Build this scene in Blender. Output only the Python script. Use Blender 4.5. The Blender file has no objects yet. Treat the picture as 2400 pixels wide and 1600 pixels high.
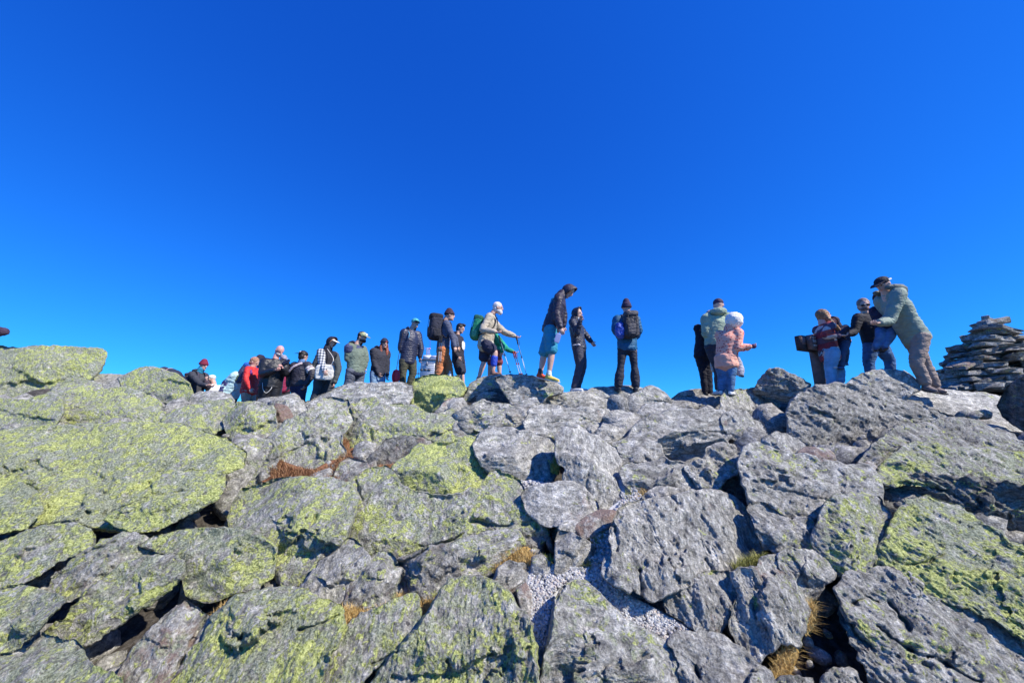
import bpy, bmesh, math, random
import numpy as np
from mathutils import Vector, Matrix
R = math.radians
scene = bpy.context.scene
COL = scene.collection

# ---------------------------------------------------------------- camera
CAMZ = 1.6
PITCH = R(12.0)
FPX = 880.0          # focal length in pixels of the 2400 px wide photograph
cam_data = bpy.data.cameras.new('camera')
cam = bpy.data.objects.new('camera', cam_data)
COL.objects.link(cam)
cam.location = (0, 0, CAMZ)
cam.rotation_euler = (R(90) + PITCH, 0, 0)
cam_data.sensor_width = 36.0
cam_data.lens = 36.0 * FPX / 2400.0
cam_data.clip_start = 0.05
cam_data.clip_end = 60000
scene.camera = cam

# ---------------------------------------------------------------- sky, sun, exposure
SUN_AZ = R(62)      # clockwise from "behind the camera" towards the right
SUN_EL = R(44)
SUN_DIR = Vector((math.sin(SUN_AZ) * math.cos(SUN_EL), -math.cos(SUN_AZ) * math.cos(SUN_EL), math.sin(SUN_EL)))
SKY_CURVE = ((0.062, 1.15), (0.52, 0.98), (2.15, 0.65))
world = bpy.data.worlds.new('World')
scene.world = world
world.use_nodes = True
wn = world.node_tree
wn.nodes.clear()
w_out = wn.nodes.new('ShaderNodeOutputWorld')
w_bg = wn.nodes.new('ShaderNodeBackground')
w_sky = wn.nodes.new('ShaderNodeTexSky')
w_sky.sky_type = 'NISHITA'
w_sky.sun_disc = False
w_sky.sun_elevation = SUN_EL
w_sky.sun_rotation = math.atan2(SUN_DIR.x, SUN_DIR.y)
w_sky.altitude = 1900
w_sky.air_density = 1.0
w_sky.dust_density = 0.15
w_sky.ozone_density = 2.0
# the phone's vivid rendering of a thin mountain sky: a tone curve per channel
w_sep = wn.nodes.new('ShaderNodeSeparateColor'); w_com = wn.nodes.new('ShaderNodeCombineColor')
wn.links.new(w_sky.outputs[0], w_sep.inputs[0])
for ch, (gain, power) in enumerate(SKY_CURVE):
    w_p = wn.nodes.new('ShaderNodeMath'); w_p.operation = 'POWER'; w_p.inputs[1].default_value = power
    w_m = wn.nodes.new('ShaderNodeMath'); w_m.operation = 'MULTIPLY'; w_m.inputs[1].default_value = gain
    wn.links.new(w_sep.outputs[ch], w_p.inputs[0]); wn.links.new(w_p.outputs[0], w_m.inputs[0]); wn.links.new(w_m.outputs[0], w_com.inputs[ch])
wn.links.new(w_com.outputs[0], w_bg.inputs['Color'])
w_bg.inputs['Strength'].default_value = 0.15
wn.links.new(w_bg.outputs[0], w_out.inputs['Surface'])

sun_data = bpy.data.lights.new('sun', 'SUN')
sun_data.energy = 5.0
sun_data.angle = R(0.53)
sun_data.color = (1.0, 0.94, 0.83)
sun = bpy.data.objects.new('sun', sun_data)
COL.objects.link(sun)
sun.rotation_euler = (-SUN_DIR).to_track_quat('-Z', 'Y').to_euler()
scene.view_settings.view_transform = 'Standard'
scene.view_settings.look = 'None'
scene.view_settings.gamma = 1
scene.view_settings.use_curve_mapping = False
scene.view_settings.exposure = 0.28

# ---------------------------------------------------------------- rays and helpers
CP, SP = math.cos(PITCH), math.sin(PITCH)
def ray(u, v):
    a = (np.asarray(u, float) - 1200.0) / FPX
    b = (800.0 - np.asarray(v, float)) / FPX
    d = np.stack([a + 0 * b, CP - b * SP, SP + b * CP], axis=-1)
    return d / np.linalg.norm(d, axis=-1, keepdims=True)
C0 = np.array([0.0, 0.0, CAMZ])
def P3(u, v, Y, dz=0.0):
    """Point seen at photo pixel (u, v) at distance Y in front of the camera, dz metres nearer."""
    d = ray(u, v)
    return C0 + d * ((Y - dz) / d[..., 1:2])
def kfac(u):
    return np.interp(u, [1000, 1300, 2000], [1.0, 0.87, 0.77])
def slope_of(v):
    return math.tan(PITCH - math.atan((v - 800.0) / FPX))
def terrain_Y(u, v):
    s = slope_of(v)
    k = 1 + (float(kfac(u)) - 1) * min(1, max(0, (1600 - v) / 500.0))
    return min(9.0, k * 2.3 / max(0.38 - s, 0.05))
def PT(u, v, Y):
    p = P3(u, v, Y)
    return Vector((float(p[0]), float(p[1]), float(p[2])))

_perm = np.random.RandomState(7).permutation(4096)
_perm = np.concatenate([_perm, _perm, _perm])
_grad = np.random.RandomState(3).normal(size=(4096, 3)); _grad /= np.linalg.norm(_grad, axis=1, keepdims=True)
def pnoise(p):
    pi = np.floor(p).astype(int); pf = p - pi
    w = pf * pf * pf * (pf * (pf * 6 - 15) + 10)
    pi &= 4095
    out = 0
    for dx in (0, 1):
        wx = w[:, 0] if dx else 1 - w[:, 0]
        ax = _perm[(pi[:, 0] + dx) & 4095]
        for dy in (0, 1):
            wy = w[:, 1] if dy else 1 - w[:, 1]
            ay = _perm[(ax + pi[:, 1] + dy) & 4095]
            for dz in (0, 1):
                wz = w[:, 2] if dz else 1 - w[:, 2]
                g = _grad[_perm[(ay + pi[:, 2] + dz) & 4095]]
                dot = g[:, 0] * (pf[:, 0] - dx) + g[:, 1] * (pf[:, 1] - dy) + g[:, 2] * (pf[:, 2] - dz)
                out = out + wx * wy * wz * dot
    return out * 1.5
def fbm(p, octv=4, gain=0.5, ridged=False):
    a, s, t = 1.0, 0.0, 0.0
    for i in range(octv):
        n = pnoise(p * (2.03 ** i) + 17.3 * i)
        if ridged: n = 1 - 2 * np.abs(n) ** 0.8
        s = s + a * n; t += a; a *= gain
    return s / t

def mesh_from(name, verts, faces, smooth=True):
    """faces: (n,4) or (n,3) int array, or a list"""
    me = bpy.data.meshes.new(name)
    verts = np.asarray(verts, dtype=np.float32)
    if isinstance(faces, np.ndarray):
        n, k = faces.shape
        me.vertices.add(len(verts)); me.vertices.foreach_set('co', verts.ravel())
        me.loops.add(n * k); me.loops.foreach_set('vertex_index', faces.astype(np.int32).ravel())
        me.polygons.add(n); me.polygons.foreach_set('loop_start', np.arange(0, n * k, k, dtype=np.int32))
        me.polygons.foreach_set('use_smooth', np.full(n, smooth))
        me.update(calc_edges=True)
    else:
        me.from_pydata([tuple(map(float, v)) for v in verts], [], faces)
        me.polygons.foreach_set('use_smooth', [smooth] * len(me.polygons)); me.update()
    return me
def link(name, me, mat=None, parent=None, loc=None):
    o = bpy.data.objects.new(name, me)
    COL.objects.link(o)
    if mat is not None and me is not None and not me.materials: me.materials.append(mat)
    if parent is not None: o.parent = parent
    if loc is not None: o.location = loc
    return o
def tag(o, label=None, cat=None, group=None, kind=None):
    if label: o['label'] = label
    if cat: o['category'] = cat
    if group: o['group'] = group
    if kind: o['kind'] = kind
    return o

# ---------------------------------------------------------------- materials
def new_mat(name):
    m = bpy.data.materials.new(name); m.use_nodes = True
    nt = m.node_tree; nt.nodes.clear()
    out = nt.nodes.new('ShaderNodeOutputMaterial'); bs = nt.nodes.new('ShaderNodeBsdfPrincipled')
    nt.links.new(bs.outputs[0], out.inputs[0])
    return m, nt, bs
def N(nt, t, **kw):
    n = nt.nodes.new(t)
    for k, v in kw.items():
        if k.startswith('i_'):
            key = k[2:]; key = int(key) if key.isdigit() else key.replace('_', ' ')
            n.inputs[key].default_value = v
        else: setattr(n, k, v)
    return n
def ramp(nt, src, stops, interp='LINEAR'):
    r = nt.nodes.new('ShaderNodeValToRGB'); r.color_ramp.interpolation = interp
    e = r.color_ramp.elements
    while len(e) > 1: e.remove(e[-1])
    e[0].position = stops[0][0]; e[0].color = stops[0][1]
    for p, c in stops[1:]:
        x = e.new(p); x.color = c
    nt.links.new(src, r.inputs[0]); return r
def g4(x): return (x, x, x, 1)
def mixc(nt, fac, a, b, mode='MIX'):
    m = nt.nodes.new('ShaderNodeMix'); m.data_type = 'RGBA'; m.blend_type = mode
    for sock, val in ((0, fac), (6, a), (7, b)):
        if isinstance(val, (int, float)): m.inputs[sock].default_value = val
        elif isinstance(val, tuple): m.inputs[sock].default_value = val
        else: nt.links.new(val, m.inputs[sock])
    return m.outputs[2]
def mth(nt, op, a, b=None, clamp=False):
    m = nt.nodes.new('ShaderNodeMath'); m.operation = op; m.use_clamp = clamp
    for i, val in enumerate((a, b)):
        if val is None: continue
        if isinstance(val, (int, float)): m.inputs[i].default_value = val
        else: nt.links.new(val, m.inputs[i])
    return m.outputs[0]

def rock_material(name, rot):
    m, nt, bs = new_mat(name)
    L = nt.links.new
    geo = N(nt, 'ShaderNodeNewGeometry'); oi = N(nt, 'ShaderNodeObjectInfo')
    off = N(nt, 'ShaderNodeVectorMath', operation='SCALE'); L(oi.outputs['Random'], off.inputs['Scale']); off.inputs[0].default_value = (23, 31, 17)
    add = N(nt, 'ShaderNodeVectorMath', operation='ADD'); L(geo.outputs['Position'], add.inputs[0]); L(off.outputs[0], add.inputs[1])
    co = add.outputs[0]
    mp = N(nt, 'ShaderNodeMapping'); L(co, mp.inputs[0]); mp.inputs['Rotation'].default_value = (R(-35), R(rot), 0)
    mp2 = N(nt, 'ShaderNodeVectorMath', operation='MULTIPLY'); L(mp.outputs[0], mp2.inputs[0]); mp2.inputs[1].default_value = (1.0, 1.6, 5.0)
    def noise(vec, sc, det=6, rough=0.6, dist=0.0):
        n = N(nt, 'ShaderNodeTexNoise'); L(vec, n.inputs['Vector'])
        n.inputs['Scale'].default_value = sc; n.inputs['Detail'].default_value = det
        n.inputs['Roughness'].default_value = rough; n.inputs['Distortion'].default_value = dist
        return n.outputs['Fac']
    def attr(nm):
        a = N(nt, 'ShaderNodeAttribute', attribute_type='OBJECT', attribute_name=nm); return a.outputs['Fac']
    lichen, rust, tone = attr('lichen'), attr('rust'), attr('tone')
    big = noise(co, 2.2, 3); med = noise(co, 16, 8, 0.72); streak = noise(mp2.outputs[0], 7.0, 8, 0.65, 0.4)
    fine = noise(co, 70, 5, 0.7)
    # grey schist
    base = ramp(nt, streak, [(0.30, (0.15, 0.147, 0.138, 1)), (0.44, (0.325, 0.314, 0.282, 1)), (0.56, (0.48, 0.462, 0.415, 1)), (0.68, (0.66, 0.64, 0.58, 1))]).outputs[0]
    medr = ramp(nt, med, [(0.36, g4(0.45)), (0.5, g4(1.0)), (0.63, g4(1.6))]).outputs[0]
    base = mixc(nt, 0.75, base, medr, 'MULTIPLY')
    bigr = ramp(nt, big, [(0.3, g4(0.8)), (0.7, g4(1.2))]).outputs[0]
    base = mixc(nt, 1.0, base, bigr, 'MULTIPLY')
    finer = ramp(nt, fine, [(0.38, g4(0.40)), (0.5, g4(1.0)), (0.62, g4(1.75))]).outputs[0]
    base = mixc(nt, 0.52, base, finer, 'MULTIPLY')
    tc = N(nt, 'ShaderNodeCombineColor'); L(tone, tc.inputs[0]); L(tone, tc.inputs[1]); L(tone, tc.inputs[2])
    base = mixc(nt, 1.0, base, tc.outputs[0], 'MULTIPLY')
    # rusty stain
    rn = noise(co, 5, 6, 0.7)
    rm = mth(nt, 'MULTIPLY', mth(nt, 'SUBTRACT', rn, mth(nt, 'SUBTRACT', 0.66, mth(nt, 'MULTIPLY', rust, 0.3))), 9.0, True)
    base = mixc(nt, mth(nt, 'MULTIPLY', rm, 0.75), base, mixc(nt, fine, (0.20, 0.10, 0.07, 1), (0.42, 0.30, 0.25, 1)))
    # grey-green crust lichen
    gn = noise(co, 11, 9, 0.74)
    gm = mth(nt, 'MULTIPLY', mth(nt, 'SUBTRACT', gn, mth(nt, 'SUBTRACT', 0.655, mth(nt, 'MULTIPLY', lichen, 0.30))), 13.0, True)
    base = mixc(nt, mth(nt, 'MULTIPLY', gm, 0.8), base, mixc(nt, ramp(nt, fine, [(.38, g4(0)), (.62, g4(1))]).outputs[0], (0.12, 0.145, 0.08, 1), (0.58, 0.62, 0.40, 1)))
    mixv = N(nt, 'ShaderNodeVectorMath', operation='MULTIPLY'); L(mp.outputs[0], mixv.inputs[0]); mixv.inputs[1].default_value = (0.8, 1.0, 1.7); mixv = mixv.outputs[0]
    # yellow-green map lichen: islands with crisp broken edges
    lb = noise(co, 2.6, 4, 0.6, 0.3); ls = noise(mixv, 15, 8, 0.66, 0.9)
    lsum = mth(nt, 'ADD', mth(nt, 'MULTIPLY', lb, 0.42), mth(nt, 'MULTIPLY', ls, 0.70))
    lm = mth(nt, 'MULTIPLY', mth(nt, 'SUBTRACT', lsum, mth(nt, 'SUBTRACT', 0.668, mth(nt, 'MULTIPLY', lichen, 0.155))), 20.0, True)
    lcol = ramp(nt, fine, [(0.36, (0.12, 0.14, 0.04, 1)), (0.46, (0.47, 0.52, 0.16, 1)), (0.60, (0.80, 0.83, 0.34, 1))]).outputs[0]
    base = mixc(nt, lm, base, lcol)
    # dark spots
    vo = N(nt, 'ShaderNodeTexVoronoi', i_Scale=7.0); L(co, vo.inputs['Vector'])
    dn = mth(nt, 'ADD', vo.outputs['Distance'], mth(nt, 'MULTIPLY', med, 0.35))
    dm = mth(nt, 'MULTIPLY', mth(nt, 'SUBTRACT', 0.27, dn), 20.0, True)
    base = mixc(nt, mth(nt, 'MULTIPLY', dm, 0.75), base, (0.05, 0.045, 0.06, 1))
    L(base, bs.inputs['Base Color']); bs.inputs['Roughness'].default_value = 0.85
    bs.inputs['Specular IOR Level'].default_value = 0.25
    bsum = mth(nt, 'ADD', mth(nt, 'ADD', mth(nt, 'MULTIPLY', streak, 0.6), mth(nt, 'MULTIPLY', med, 0.8)), mth(nt, 'ADD', mth(nt, 'MULTIPLY', fine, 0.30), mth(nt, 'MULTIPLY', lm, 0.10)))
    bp = N(nt, 'ShaderNodeBump', i_Strength=1.0, i_Distance=0.06); L(bsum, bp.inputs['Height']); L(bp.outputs[0], bs.inputs['Normal'])
    return m
M_ROCK = {}
for nm, rot in (('rock_rising', -30), ('rock_level', 0), ('rock_falling', 28), ('rock_steep', -62), ('rock_steep_right', 60)):
    M_ROCK[nm] = rock_material(nm, rot)
ROTS = {'rock_rising': 30, 'rock_level': 4, 'rock_falling': -28, 'rock_steep': 62, 'rock_steep_right': -60}

def fabric(name, col, rough=0.8, var=0.25, wr=0.5, sheen=0.0):
    m, nt, bs = new_mat(name)
    tc = N(nt, 'ShaderNodeTexCoord')
    n = N(nt, 'ShaderNodeTexNoise', i_Scale=9.0, i_Detail=5.0); nt.links.new(tc.outputs['Object'], n.inputs['Vector'])
    lo = tuple(c * (1 - var) for c in col) + (1,); hi = tuple(min(1, c * (1 + var)) for c in col) + (1,)
    r = ramp(nt, n.outputs['Fac'], [(0.3, lo), (0.7, hi)])
    nt.links.new(r.outputs[0], bs.inputs['Base Color'])
    bs.inputs['Roughness'].default_value = rough
    if wr > 0:
        n2 = N(nt, 'ShaderNodeTexNoise', i_Scale=14.0, i_Detail=4.0, i_Distortion=0.8)
        mp = N(nt, 'ShaderNodeMapping'); mp.inputs['Scale'].default_value = (1, 1, 1.8)
        nt.links.new(tc.outputs['Object'], mp.inputs[0]); nt.links.new(mp.outputs[0], n2.inputs['Vector'])
        b = N(nt, 'ShaderNodeBump', i_Strength=wr, i_Distance=0.05)
        nt.links.new(n2.outputs['Fac'], b.inputs['Height']); nt.links.new(b.outputs[0], bs.inputs['Normal'])
    return m
_mc = {}
def F(col, rough=0.8, var=0.22, wr=0.6):
    key = (col, rough, var, wr)
    if key not in _mc: _mc[key] = fabric('cloth_%d' % len(_mc), col, rough, var, wr)
    return _mc[key]
# ---------------------------------------------------------------- boulders
def resample(poly, n):
    p = np.asarray(poly, float); q = np.roll(p, -1, 0)
    seg = np.linalg.norm(q - p, axis=1); cum = np.concatenate([[0], np.cumsum(seg)])
    t = np.linspace(0, cum[-1], n, endpoint=False)
    x = np.interp(t, cum, np.append(p[:, 0], p[0, 0])); y = np.interp(t, cum, np.append(p[:, 1], p[0, 1]))
    return np.stack([x, y], 1), cum[-1]
def csmooth(a, w):
    if w < 1: return a
    k = np.hanning(2 * w + 3)[1:-1]; k /= k.sum(); n = len(a)
    ext = np.concatenate([a[-w:], a, a[:w]])
    return np.stack([np.convolve(ext[:, i], k, 'valid') for i in range(a.shape[1])], 1)[:n]
CRACKS = []     # (polyline in photo pixels, half width px, depth m)
def crack_carve(u, v):
    out = np.zeros_like(u)
    for line, w, dep in CRACKS:
        L = np.asarray(line, float)
        if L[:, 0].max() + 20 < u.min() or L[:, 0].min() - 20 > u.max() or L[:, 1].max() + 20 < v.min() or L[:, 1].min() - 20 > v.max(): continue
        best = np.full_like(u, 1e9)
        jp_ = np.stack([u / 14, v / 14, u * 0], 1); uu = u + 5 * fbm(jp_, 3, .6); vv = v + 5 * fbm(jp_ + 9, 3, .6); wv = np.clip(.7 + 1.2 * pnoise(jp_ * .35 + 4), .6, 1.5)
        for a, b in zip(L[:-1], L[1:]):
            d = b - a; t = np.clip(((uu - a[0]) * d[0] + (vv - a[1]) * d[1]) / (d @ d), 0, 1)
            best = np.minimum(best, np.hypot(uu - a[0] - t * d[0], vv - a[1] - t * d[1]))
        out = np.maximum(out, dep * wv * np.exp(-(best / (w * wv)) ** 2))
    return out
TRI = [0]
ROCKN = [0]
def boulder(poly, label, lichen=0.3, mat=None, Y=None, tilt=None, yaw=0, thick=1.0, rust=0.1, tone=1.0, rough=1.0, dY=0.0, name='boulder', cat='boulder', step=2.7, seed=None, low=0.0, parent=None, p_edge=None, nf=None, grow=None):
    ROCKN[0] += 1
    rs = np.random.RandomState(seed if seed is not None else 100 + ROCKN[0] * 7)
    pl = np.asarray(poly, float)
    area2 = np.sum(pl[:, 0] * np.roll(pl[:, 1], -1) - np.roll(pl[:, 0], -1) * pl[:, 1])
    if area2 < 0: pl = pl[::-1]
    out, per = resample(pl, 400)
    n = int(max(28, per / step))
    out, _ = resample(csmooth(out, 2), n)
    # let neighbours touch: grow outlines that do not stand against the sky
    if grow is None: grow = 1.5 if pl[:, 1].min() < 935 else 8.0
    tg = np.roll(out, -1, 0) - np.roll(out, 1, 0); tg /= np.linalg.norm(tg, axis=1, keepdims=True) + 1e-9
    out = out + np.stack([tg[:, 1], -tg[:, 0]], 1) * grow
    # principal axes
    c = out.mean(0); cov = np.cov((out - c).T); ev, evec = np.linalg.eigh(cov)
    major = evec[:, 1]; La = math.sqrt(max(ev[1], 1)) * 1.75; Lb = math.sqrt(max(ev[0], 1)) * 1.75
    L = max(0.0, (La - Lb) * 0.75)
    # jitter of the outline
    pp = np.stack([out[:, 0] / 16, out[:, 1] / 16, np.full(n, rs.rand() * 50)], 1)
    jit = np.stack([fbm(pp, 3), fbm(pp + 31.7, 3)], 1) * min(5.0, 0.06 * Lb + 1.2) * rough
    if grow > 2: jit = jit + np.stack([fbm(pp * .42 + 5, 2), fbm(pp * .42 + 61.7, 2)], 1) * min(12.0, 0.13 * Lb)
    out = out + jit
    t = np.clip((out - c) @ major * 0.8, -L, L)
    base = c + t[:, None] * major
    cu, cv = c
    if Y is None: Y = terrain_Y(cu, min(cv + 0.15 * Lb, 1700))
    Y = Y + dY
    if tilt is None: tilt = float(np.interp(cv, [880, 980, 1150, 1600], [30, 38, 46, 50])) + rs.uniform(-6, 6)
    tilt, yw = R(tilt), R(yaw + rs.uniform(-8, 8))
    nrm = np.array([math.sin(yw) * math.cos(tilt), -math.cos(yw) * math.cos(tilt), math.sin(tilt)])
    P0 = P3(cu, cv, Y)
    mpp = Y / FPX
    D = thick * Lb * mpp * 0.82
    nr = int(max(5, np.median(np.linalg.norm(out - base, axis=1)) / (step * 0.95)))
    s_f = 1 - (np.linspace(0, 1, nr + 1)) ** 1.15            # 1 -> 0, denser near the rim
    s_f[-1] = -0.02; s_f[-2] = min(s_f[-2], .02)
    nb = max(3, nr // 5); s_b = np.linspace(1, 0, nb + 1)[1:]
    K = nf if nf is not None else rs.randint(6, 11)
    p_edge = p_edge or rs.uniform(4.5, 9.0)
    facets = []
    for i in range(K):
        a = rs.uniform(0, 2 * math.pi); g = rs.uniform(0.3, 1.15)
        facets.append((rs.uniform(0.5, 0.95), g * math.cos(a), g * math.sin(a)))
    ledges = [(rs.uniform(0, 2 * math.pi), rs.uniform(-.35, .45), rs.uniform(.07, .18)) for _ in range(rs.randint(2, 5))] if Lb > 45 else []
    def heights(u, v, s):
        q = np.stack([u - cu, v - cv], 1); x = (q @ major) / La; y = (q @ evec[:, 0]) / Lb
        h = np.sqrt(np.clip(1 - np.clip(s, 0, 1) ** p_edge, 0, 1)) * 1.0
        for c0, gx, gy in facets:
            f = c0 - gx * x - gy * y
            k = 0.06; d = h - f
            hh = np.clip(0.5 - 0.5 * d / k, 0, 1)
            f2 = f * (1 - hh) + h * hh - k * hh * (1 - hh)
            h = np.where(s > 0.995, h, f2)
        if ledges:
            h0 = h
            pn = np.stack([u / 34, v / 34, u * 0 + cu], 1); wob = fbm(pn, 3, .55)
            for la, lc, ld in ledges:      # broken steps across the face
                qq = x * math.cos(la) + y * math.sin(la) + lc + .30 * wob
                tt_ = np.clip(qq / .05, 0, 1); h = h - ld * tt_ * tt_ * (3 - 2 * tt_) * np.clip(1 - s ** 6, 0, 1)
            h = np.maximum(h, np.minimum(h0, .16))
        return np.maximum(h, -0.15)
    rings = []
    S = np.concatenate([s_b[::-1], s_f]); back = np.array([True] * len(s_b) + [False] * len(s_f))
    for s, bk in zip(S, back):
        uv = base + (out - base) * s
        rings.append(np.concatenate([uv, np.full((n, 1), s), np.full((n, 1), float(bk))], 1))
    A = np.concatenate(rings); u, v, s, bk = A.T
    d = ray(u, v)
    dn = d @ nrm; dn = np.where(np.abs(dn) < 0.12, -0.12, dn)
    tt = ((P0 - C0) @ nrm) / dn
    tc = np.linalg.norm(P0 - C0)
    tt = np.clip(tt, tc * 0.55, tc * 1.8)
    hf = heights(u, v, s) * D
    hb = -np.sqrt(np.clip(1 - s ** 2, 0, 1)) * D * 0.8 - low * (1 - s)
    h = np.where(bk > 0.5, hb, hf)
    Pn = C0 + d * (tt - h)[:, None]
    # relief: layered, foliated schist
    if mat is None: mat = 'rock_rising' if cu < 1050 else ('rock_level' if cu < 1500 else 'rock_falling')
    ra = R(ROTS[mat]); ax = np.array([math.cos(ra), 0.25, math.sin(ra)]); az = np.array([-math.sin(ra), -0.45, math.cos(ra)])
    az /= np.linalg.norm(az); ax -= az * (ax @ az); ax /= np.linalg.norm(ax); ay = np.cross(az, ax)
    seedo = rs.uniform(-40, 40, 3)
    Q = np.stack([Pn @ ax, Pn @ ay, Pn @ az], 1) + seedo
    sc = min(1.0, Lb * mpp / 0.22) ** 0.5
    amp = 0.044 * rough * sc
    f1 = fbm(Q * np.array([3.0, 4.5, 13.0]) / sc, 5, 0.62, ridged=True)
    f2 = fbm(Q * np.array([7.0, 11.0, 24.0]) + 7, 4, 0.62, ridged=True)
    f4 = fbm(Q * np.array([3.2, 3.2, 6.0]) / sc + 91, 3, 0.5)
    ledge = np.abs(((Pn @ az) * 9.0 / sc + 0.9 * f4) % 1.0 - 0.5) * 2    # thin steps along the foliation
    ledge = np.clip((ledge - 0.25) * 3, 0, 1)
    disp = amp * (0.55 * f1 + 0.50 * f2 + 1.35 * f4 + 0.22 * ledge * (f4 > 0))
    disp = disp + amp * 0.22 * fbm(Q * np.array([34.0, 40.0, 70.0]) + 3, 2)
    dirv = -d * 0.75 + np.array([0, 0, 0.25])
    fx = fbm(Q * 5.0 / sc + 55, 3) * amp * 0.5
    edge = np.where(s > 0.97, 0.45, 1.0)
    Pn = Pn + dirv * (disp * edge)[:, None] + np.array([1.0, 0, 0.3]) * (fx * edge)[:, None]
    cr = crack_carve(u, v) * (bk < 0.5)
    Pn = Pn + d * cr[:, None]
    m = len(S)
    i = np.arange(n); j = (i + 1) % n
    quads = []
    for r in range(m - 1):
        quads.append(np.stack([r * n + i, r * n + j, (r + 1) * n + j, (r + 1) * n + i], 1))
    quads = np.concatenate(quads)[:, ::-1]
    o0 = Pn.mean(0)
    me = mesh_from(name, Pn - o0, quads)
    TRI[0] += len(quads) * 2
    o = link(name, me, M_ROCK[mat], parent)
    o.location = o0
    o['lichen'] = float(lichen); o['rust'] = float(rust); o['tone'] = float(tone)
    if parent is None: tag(o, label, cat, 'boulders on the slope')
    return o
# cracks and ledges on the larger faces: (points, half width px, depth m)
def ck(w, dep, *pts): CRACKS.append((list(pts), w, dep))
ck(4, .06, (350, 1135), (353, 1155), (375, 1160), (432, 1152))
ck(3, .05, (262, 1200), (300, 1185), (345, 1165))
ck(4, .07, (60, 1135), (85, 1150), (70, 1180))
ck(4, .06, (130, 905), (170, 880), (190, 868)); ck(3, .04, (235, 845), (250, 825), (248, 860))
ck(3, .04, (150, 982), (180, 990), (220, 985)); ck(4, .05, (170, 995), (185, 1000))
ck(3, .05, (1085, 1030), (1040, 1045), (1000, 1035)); ck(4, .06, (870, 1010), (872, 1050))
ck(4, .08, (832, 1120), (840, 1150), (848, 1175)); ck(4, .06, (1235, 1230), (1180, 1235), (1110, 1225))
ck(3, .06, (985, 1280), (1010, 1282), (1060, 1268), (1085, 1252)); ck(4, .08, (930, 1325), (950, 1318), (985, 1300), (1000, 1290))
ck(3, .05, (1600, 1018), (1640, 1012), (1700, 1016)); ck(3, .04, (1380, 1112), (1374, 1140), (1380, 1180))
ck(5, .08, (1500, 1340), (1505, 1395), (1520, 1430)); ck(4, .06, (1440, 1235), (1448, 1270), (1445, 1290))
ck(4, .06, (1570, 1165), (1590, 1180), (1580, 1200)); ck(4, .05, (1650, 1310), (1675, 1345)); ck(4, .05, (1690, 1240), (1710, 1275))
ck(5, .07, (1998, 1420), (2030, 1400), (2055, 1410)); ck(5, .08, (2080, 1410), (2105, 1440), (2130, 1475)); ck(5, .09, (2060, 1470), (2130, 1520), (2220, 1560), (2300, 1600))
ck(4, .06, (505, 1410), (470, 1470), (435, 1525), (400, 1590)); ck(4, .05, (180, 1330), (200, 1300), (270, 1275))
ck(4, .05, (100, 1370), (150, 1340), (215, 1310)); ck(3, .05, (870, 1560), (905, 1540), (935, 1525)); ck(5, .07, (700, 1480), (740, 1470), (790, 1445))
ck(3, .04, (805, 1350), (835, 1315), (850, 1300)); ck(5, .06, (1900, 960), (1950, 980), (1985, 1010)); ck(4, .04, (2060, 960), (2110, 975), (2180, 990))
ck(4, .05, (2100, 1130), (2180, 1140), (2260, 1170)); ck(3, .03, (1800, 1100), (1880, 1120), (1980, 1140)); ck(3, .03, (1790, 1140), (1880, 1160), (1960, 1180))
ck(4, .06, (640, 1080), (700, 1050), (760, 1010)); ck(4, .06, (690, 1270), (720, 1240), (740, 1210)); ck(4, .05, (2210, 1300), (2180, 1320), (2120, 1325))
ck(3, .04, (1300, 990), (1370, 985), (1420, 990)); ck(3, .03, (770, 925), (830, 918), (900, 925), (950, 915)); ck(3, .03, (850, 940), (900, 935), (950, 925))
ck(4, .07, (1630, 1560), (1640, 1590)); ck(4, .05, (1300, 1420), (1310, 1400), (1320, 1380)); ck(3, .05, (1560, 945), (1530, 940), (1500, 950))

RK = []
def rk(label, pts, **kw): RK.append((label, pts, kw))
# ---- skyline, left to right
rk('huge lichen-covered boulder jutting out at the upper left under an elbow', [(-70,812),(30,813),(46,818),(77,811),(153,811),(242,817),(250,826),(247,848),(235,871),(214,889),(189,893),(143,908),(115,918),(84,928),(60,940),(0,945),(-70,945)], lichen=.75, tilt=20, p_edge=5, thick=.9, tone=1.05, dY=-.5)
rk('thin lichen slab tucked under the jutting upper-left boulder', [(118,915),(135,902),(204,890),(238,899),(243,915),(200,930),(160,940),(135,932)], lichen=.6, tilt=45)
rk('low flat grey rock on the skyline right of the jutting boulder', [(205,893),(235,877),(293,879),(320,895),(300,920),(240,915)], lichen=.25, tilt=50, dY=.5)
rk('rounded lichen boulder with a dark underside left of the crouching hikers', [(275,888),(301,874),(339,859),(372,862),(413,876),(444,897),(452,922),(447,944),(425,955),(398,948),(372,938),(342,926),(316,918),(285,910)], lichen=.7, tilt=25, dY=-.5)
rk('cracked lichen rock at the left edge below the jutting boulder', [(-70,930),(60,937),(80,932),(120,918),(150,932),(150,970),(125,1000),(60,1030),(0,1045),(-70,1045)], lichen=.65, dY=-.1, thick=.7)
rk('broad pale lichen slab below the rounded skyline boulder', [(150,935),(170,925),(230,915),(293,905),(335,920),(375,940),(390,965),(385,985),(345,1000),(306,1002),(230,1005),(178,1008),(140,990),(135,955)], lichen=.7, thick=.6)
rk('layered flat rock in front of the hiker in the maroon beanie', [(440,955),(448,927),(470,917),(510,917),(540,924),(550,940),(520,958),(470,965)], lichen=.35, tilt=45, mat='rock_level')
rk('lichen boulder right of the deep dark hole near the left skyline', [(380,985),(400,972),(420,965),(446,958),(470,950),(536,942),(550,955),(545,985),(525,1000),(497,1016),(470,1018),(430,1010),(400,1004)], lichen=.65, tilt=38)
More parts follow.
